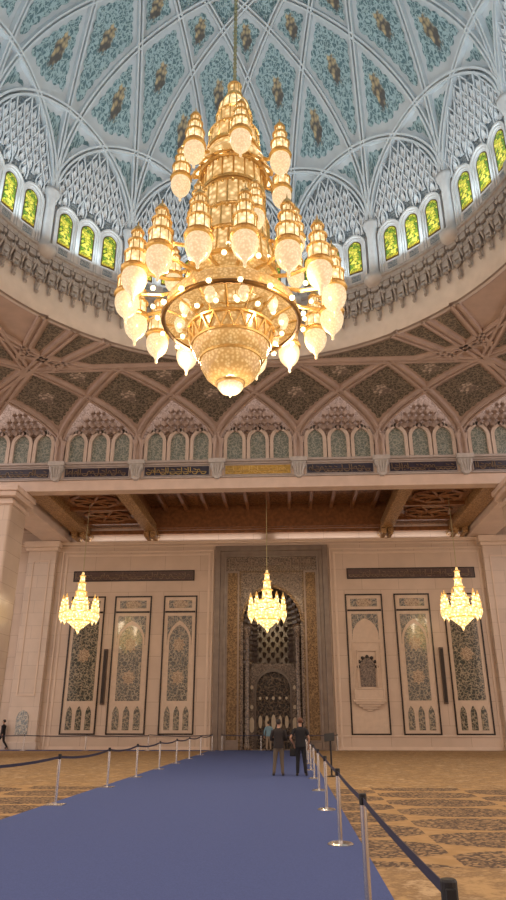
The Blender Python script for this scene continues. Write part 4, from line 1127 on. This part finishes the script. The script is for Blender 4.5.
ly = [12.1, 15.95, 20.3, 24.0, 28.1, 32.2, 36.2, 40.6, 46.4]
for i, yy in enumerate(ly):
    nx = (LX, ly[i+1]) if i+1 < len(ly) else (LX-4.2, 46.85)
    lab = ('steel barrier post holding the start of the belt west of the blue carpet' if i == 0 else
           'steel barrier post on the west edge of the blue carpet, %s from the camera' % ordw[i-1])
    post(LX, yy, lab, nx, .07 if i else .03)
ry = [3.45, 7.3, 11.2, 15.4, 19.6, 23.7, 27.9, 32.1, 36.3, 40.6, 44.6]
for i, yy in enumerate(ry):
    nx = (RX, ry[i+1]) if i+1 < len(ry) else None
    post(RX, yy, 'steel barrier post on the east edge of the blue carpet, %s to the camera' % ordw[i] if i == 0 else 'steel barrier post on the east edge of the blue carpet, %s from the camera' % ordw[i], nx, .015)
wx = [LX-4.2-4.1*i for i in range(4)]
for i, xx in enumerate(wx):
    nx = (wx[i+1], 46.85) if i+1 < len(wx) else None
    post(xx, 46.85, 'steel barrier post along the west wall stretch, %s from the carpet corner' % ordw[i].replace('nearest', 'first'), nx, .03, .95)
mx = [-4.6, -2.05, .5, 2.9]
for i, xx in enumerate(mx):
    nx = (mx[i+1], 47.5) if i+1 < len(mx) else None
    post(xx, 47.5, 'barrier post across the mouth of the prayer niche, %s from the west side' % ordw[i].replace('nearest', 'first'), nx, .03, .98)
# sign stand
s = empty('sign_stand', (1.28, 24.8, .012), 'black sign stand with tilted board beside the east barrier', 'sign')
MB().lathe([(0, 0), (.17, 0), (.17, .015), (.04, .04), (0, .04)], 20, (1.28, 24.8, .012)).build('base', 'plastic', s)
MB().lathe([(.03, .03), (.03, 1.12)], 12, (1.28, 24.8, .012)).build('pole', 'plastic', s, True)
mb = MB(); c = Vector((1.24, 24.78, 1.22)); u = Vector((.17, .03, .02)); v = Vector((.0, .05, .12)); n_ = u.cross(v).normalized()*.012
vs = [c-u-v-n_, c+u-v-n_, c+u+v-n_, c-u+v-n_, c-u-v+n_, c+u-v+n_, c+u+v+n_, c-u+v+n_]
mb.add(vs, [(0, 3, 2, 1), (4, 5, 6, 7), (0, 1, 5, 4), (1, 2, 6, 5), (2, 3, 7, 6), (3, 0, 4, 7)]); mb.build('sign_board', 'plastic', s)

# ================================================================== people
def skinmesh(name, nodes, edges, mat, parent, root=0, sub=2):
    me = bpy.data.meshes.new(name); me.from_pydata([n[0] for n in nodes], edges, [])
    o = bpy.data.objects.new(name, me); COL.objects.link(o); o.parent = parent; me.materials.append(M[mat])
    md = o.modifiers.new('skin', 'SKIN'); md.use_smooth_shade = True
    if not me.skin_vertices: me.skin_vertices.new() if hasattr(me.skin_vertices, 'new') else None
    sv = me.skin_vertices[0].data if me.skin_vertices else None
    if sv:
        for i, n in enumerate(nodes):
            r = n[1]; sv[i].radius = r if isinstance(r, tuple) else (r, r); sv[i].use_root = (i == root)
    ss = o.modifiers.new('sub', 'SUBSURF'); ss.levels = sub; ss.render_levels = sub
    return o
def lerp(a, b, t): return tuple(a[i]+(b[i]-a[i])*t for i in range(3))
def person(loc, rz, label, shirt, trousers, hair, pose, sleeves='short', S=1.0):
    """facing local +y; 1.75 m tall times S"""
    P = empty('person', loc, label, 'person', rz=rz); P.scale = (S, S, S); P['org'] = (0., 0., 0.)
    hip = .93; N = []; E = []
    def nd(p, r): N.append((p, r)); return len(N)-1
    def chain(i0, pts):
        for p, r in pts:
            j = nd(p, r); E.append((i0, j)); i0 = j
        return i0
    pel = nd((0, 0, hip), (.145, .105))
    chest = chain(pel, [((0, .0, 1.08), (.13, .1)), ((0, .0, 1.25), (.155, .11)), ((0, -.01, 1.38), (.15, .1))])
    neck = chain(chest, [((0, -.008, 1.47), .056), ((0, .0, 1.525), .052)])
    chain(neck, [((0, .022, 1.575), (.056, .07)), ((0, .022, 1.64), (.076, .092)), ((0, .012, 1.71), (.074, .09)), ((0, .005, 1.745), .045)])
    J = pose
    for s in ('L', 'R'):
        sg = -1 if s == 'L' else 1
        kn, an = J['knee'+s], J['ankle'+s]; hj = (sg*.09, 0, .88)
        foot = lerp(an, (an[0]+sg*.02, an[1]+.09, .032), 1)
        chain(pel, [(hj, .088), (lerp(hj, kn, .5), .078), (kn, .056), (lerp(kn, an, .35), .055), (an, .038), ((an[0], an[1]+.03, .05), .04), (foot, .032), ((foot[0], foot[1]+.03, .028), .022)])
        sh = (sg*.185, -.01, 1.40); el, wr = J['elbow'+s], J['wrist'+s]
        w = chain(chest, [((sg*.1, -.01, 1.39), .05), ((sh[0], sh[1], sh[2]-.02), .045), (lerp(sh, el, .5), .042), (el, .034), (lerp(el, wr, .4), .036), (wr, .026)])
        dv = Vector(J['hand'+s]).normalized(); side = dv.cross(Vector((0, 0, 1)))
        if side.length < .1: side = Vector((0, 1, 0))
        side.normalize(); cu = dv.cross(side).normalized()
        W = Vector(wr); palm = W+dv*.06
        pm = chain(w, [(tuple(palm), (.034, .022))])
        for k, ln in enumerate((.062, .075, .07, .055)):
            b_ = palm+dv*.03+side*(.028-.019*k)
            chain(pm, [(tuple(b_), .010), (tuple(b_+dv*ln*.55+cu*.006), .009), (tuple(b_+dv*ln*.8+cu*.026), .008)])
        chain(pm, [(tuple(W+dv*.035+side*.036), .011), (tuple(W+dv*.068+side*.052+cu*.012), .009)])
    skinmesh('body', N, E, 'skin', P, 0, 1)
    # face and ears on the head, hair cap
    MB().sphere((0, .115, 1.635), (.014, .022, .022), 8, 6).build('nose', 'skin', P, True)
    for sg in (-1, 1):
        MB().sphere((sg*.083, .01, 1.635), (.012, .022, .032), 8, 6).build('ear', 'skin', P, True)
        MB().sphere((sg*.032, .098, 1.66), (.013, .008, .008), 8, 6).build('eye', 'shoe', P, True)
    MB().sphere((0, .1, 1.59), (.024, .008, .006), 8, 4).build('mouth', 'hair_brown', P, True)
    hb = MB(); seg, rg = 18, 9
    for j in range(rg+1):
        for i in range(seg):
            a = 2*PI*i/seg; fr = sin(a); end = (-.26 if fr < -.2 else -.02 if fr < .25 else .12)*PI
            ph = PI*.5-(PI*.5-end)*j/rg; r = .094*(1+.015*((i*7+j*3) % 4)); k = 1-.25*max(0, -ph/1.2)
            hb.v.append((r*.93*k*cos(ph*.85)*cos(a), .004+r*1.10*k*cos(ph*.85)*sin(a), 1.668+r*1.05*sin(ph)))
    hb.f = [(j*seg+i, j*seg+(i+1) % seg, (j+1)*seg+(i+1) % seg, (j+1)*seg+i) for j in range(rg) for i in range(seg)]
    hb.build('hair', hair, P, True)
    # shirt and trousers follow the same joints, a little wider
    N2 = []; E2 = []
    def nd2(p, r): N2.append((p, r)); return len(N2)-1
    def chain2(i0, pts):
        for p, r in pts:
            j = nd2(p, r); E2.append((i0, j)); i0 = j
        return i0
    sm = MB(); SG = 22
    secs = [(.86, .186, .146), (.95, .178, .138), (1.05, .165, .122), (1.16, .162, .116), (1.27, .178, .122), (1.36, .186, .118), (1.415, .168, .10), (1.445, .12, .082), (1.475, .072, .066), (1.49, .066, .062)]
    for z, rx, ry in secs:
        for i in range(SG):
            a = 2*PI*i/SG; q = 1.0-.06*abs(sin(2*a))*-1
            sm.v.append((rx*q*cos(a), -.006+ry*q*sin(a), z+(.012*sin(a) if z > 1.4 else 0)))
    for j2 in range(len(secs)-1):
        for i in range(SG): sm.f.append((j2*SG+i, j2*SG+(i+1) % SG, (j2+1)*SG+(i+1) % SG, (j2+1)*SG+i))
    for s in ('L', 'R'):
        sg = -1 if s == 'L' else 1; sh = (sg*.19, -.01, 1.385); el, wr = J['elbow'+s], J['wrist'+s]
        pts = [((sg*.10, -.008, 1.375), .07), ((sg*.15, -.01, 1.385), .068), (sh, .064), (lerp(sh, el, .3), .061), (lerp(sh, el, .7), .057)]
        if sleeves == 'long': pts += [(lerp(sh, el, .93), .056), (el, .058), (lerp(el, wr, .1), .054), (lerp(el, wr, .55), .043), (lerp(el, wr, .96), .036)]
        sm.tube([q[0] for q in pts], [q[1] for q in pts], 14)
    so = sm.build('shirt', shirt, P, True); ss = so.modifiers.new('sub', 'SUBSURF'); ss.levels = 1; ss.render_levels = 1
    N2.clear(); E2 = []
    c0 = nd2((0, 0, .93), (.155, .12)); chain2(c0, [((0, 0, 1.0), (.15, .115))])
    for s in ('L', 'R'):
        sg = -1 if s == 'L' else 1; hj = (sg*.095, 0, .84); kn, an = J['knee'+s], J['ankle'+s]
        chain2(c0, [(hj, .102), (lerp(hj, kn, .5), .09), (kn, .07), (lerp(kn, an, .5), .064), (lerp(kn, an, .9), .056), ((an[0], an[1], an[2]-.025), .054)])
    skinmesh('trousers', N2, E2, trousers, P, 0, 1)
    for s in ('L', 'R'):
        sg = -1 if s == 'L' else 1; an = J['ankle'+s]
        MB().sphere((an[0]+sg*.015, an[1]+.07, an[2]-.035), (.048, .13, .05), 12, 8).build('shoe', 'shoe', P, True)
    return P
stand = dict(kneeL=(-.10, .01, .50), ankleL=(-.12, -.02, .09), kneeR=(.10, .01, .50), ankleR=(.12, -.02, .09),
             elbowL=(-.27, -.03, 1.12), wristL=(-.28, .06, .88), handL=(0, .2, -1), elbowR=(.27, -.03, 1.12), wristR=(.28, .06, .88), handR=(0, .2, -1))
folded = dict(stand, kneeL=(-.13, .01, .50), ankleL=(-.17, -.02, .09), elbowL=(-.27, .0, 1.12), wristL=(-.04, .19, 1.14), handL=(1, 0, .05), elbowR=(.27, .0, 1.12), wristR=(.04, .2, 1.10), handR=(-1, 0, .05))
holding = dict(stand, elbowL=(-.34, -.1, 1.13), wristL=(-.23, .08, .95), handL=(.35, .3, -1), elbowR=(.28, .0, 1.12), wristR=(.25, .1, .9), handR=(0, .2, -1), ankleR=(.15, -.02, .09), kneeR=(.12, .01, .5))
walk = dict(stand, kneeL=(-.09, .22, .52), ankleL=(-.09, .26, .11), kneeR=(.09, -.06, .50), ankleR=(.09, -.36, .14), wristR=(.26, .25, .93), elbowR=(.26, .06, 1.13), wristL=(-.27, -.14, .9), elbowL=(-.26, -.12, 1.13))
G = .0245
person((-.47, 24.8, G), 0.02, 'person in dark top and khaki trousers standing with arms folded, seen from behind', 'brown_cloth', 'khaki', 'hair', folded, 'long', 1.0)
person((.27, 24.8, G), -.03, 'person in black t-shirt and black trousers holding a bag, seen from behind', 'black_cloth', 'black_cloth', 'hair_brown', holding, 'short', 1.03)
person((-1.52, 46.6, G), .1, 'person in light blue shirt standing near the niche screen', 'blue_cloth', 'beige_cloth', 'hair', stand, 'long', 1.0)
person((-19.35, 47.72, .0245), 1.4, 'person in dark clothes walking past the wall at the west edge', 'black_cloth', 'brown_cloth', 'hair', walk, 'long', 1.06)
bag = empty('shoulder_bag', (.02, 24.9, .6), 'black bag hanging from the hand of the person in black', 'bag')
MB().box(-.10, .14, 24.87, 24.96, .62, .86).build('bag_body', 'plastic', bag, bevel=.03)
MB().tube([(-.08, 24.915, .85), (-.04, 24.915, .94), (.03, 24.915, .96), (.09, 24.915, .94), (.13, 24.915, .85)], .012, 6).build('bag_handle', 'plastic', bag)

# ================================================================== light
def lamp(kind, name, loc, energy, color, size=.3, rot=None, size_y=None, spread=None):
    d = bpy.data.lights.new(name, kind); d.energy = energy; d.color = color
    if kind == 'AREA':
        d.size = size
        if size_y: d.shape = 'RECTANGLE'; d.size_y = size_y
    else: d.shadow_soft_size = size
    o = bpy.data.objects.new(name, d); COL.objects.link(o); o.location = loc
    if rot: o.rotation_euler = rot
    return o
WARM = (1., .74, .48)
for k in range(4):
    a = PI/4+PI/2*k
    lamp('POINT', 'chandelier_lamp', (CX+2.95*cos(a), CY+2.95*sin(a), 14.1), 420, WARM, .35)
for k in range(4):
    a = PI/2*k
    lamp('POINT', 'chandelier_lamp', (CX+1.75*cos(a), CY+1.75*sin(a), 22.9), 60, WARM, .3)
lamp('POINT', 'chandelier_lamp', (CX, CY, 10.9), 800, WARM, .4)
for x, y, z, _ in smalls:
    lamp('POINT', 'small_chandelier_lamp', (x, y-.0, z+1.5), 430, (1., .76, .50), 1.15)
# cove lamps standing on the drum ledge, washing the dome
for k in range(16):
    t = rad(22.5*k); r = 11.0
    o = lamp('AREA', 'cove_lamp', (DX+r*sin(t), DY+r*cos(t), 23.6), 86, (.68, .89, 1.), 2.2, None, .3)
    d = Vector((-sin(t)*.25, -cos(t)*.25, 1.)).normalized()
    o.rotation_euler = (-d).to_track_quat('Z', 'Y').to_euler()
# cove strip on the wall cornice
for x0, x1 in ((-16, -2), (-1, 12.5)):
    lamp('AREA', 'cornice_cove_lamp', ((x0+x1)/2, WY-.22, 14.28), 40, (1., .93, .9), x1-x0, (PI, 0, 0), .2)

w = bpy.data.worlds.new('World'); sc.world = w; w.use_nodes = True
w.node_tree.nodes['Background'].inputs[0].default_value = (1., .83, .74, 1); w.node_tree.nodes['Background'].inputs[1].default_value = 1.55

# ================================================================== camera
cam = bpy.data.cameras.new('camera'); co = bpy.data.objects.new('camera', cam); COL.objects.link(co)
co.location = (0, 0, 1.65)
pitch, yaw = rad(22.2), rad(3.1)
co.rotation_euler = (PI/2+pitch, 0, yaw)
cam.sensor_fit = 'VERTICAL'; cam.sensor_height = 36.; cam.lens = 36.*670./900.; cam.clip_end = 300
sc.camera = co
sc.view_settings.view_transform = 'Standard'; sc.view_settings.look = 'None'; sc.view_settings.gamma = 1.; sc.view_settings.exposure = .12
try: sc.view_settings.use_curve_mapping = False
except Exception: pass
for o in sc.objects:
    if 'org' in o: del o['org']
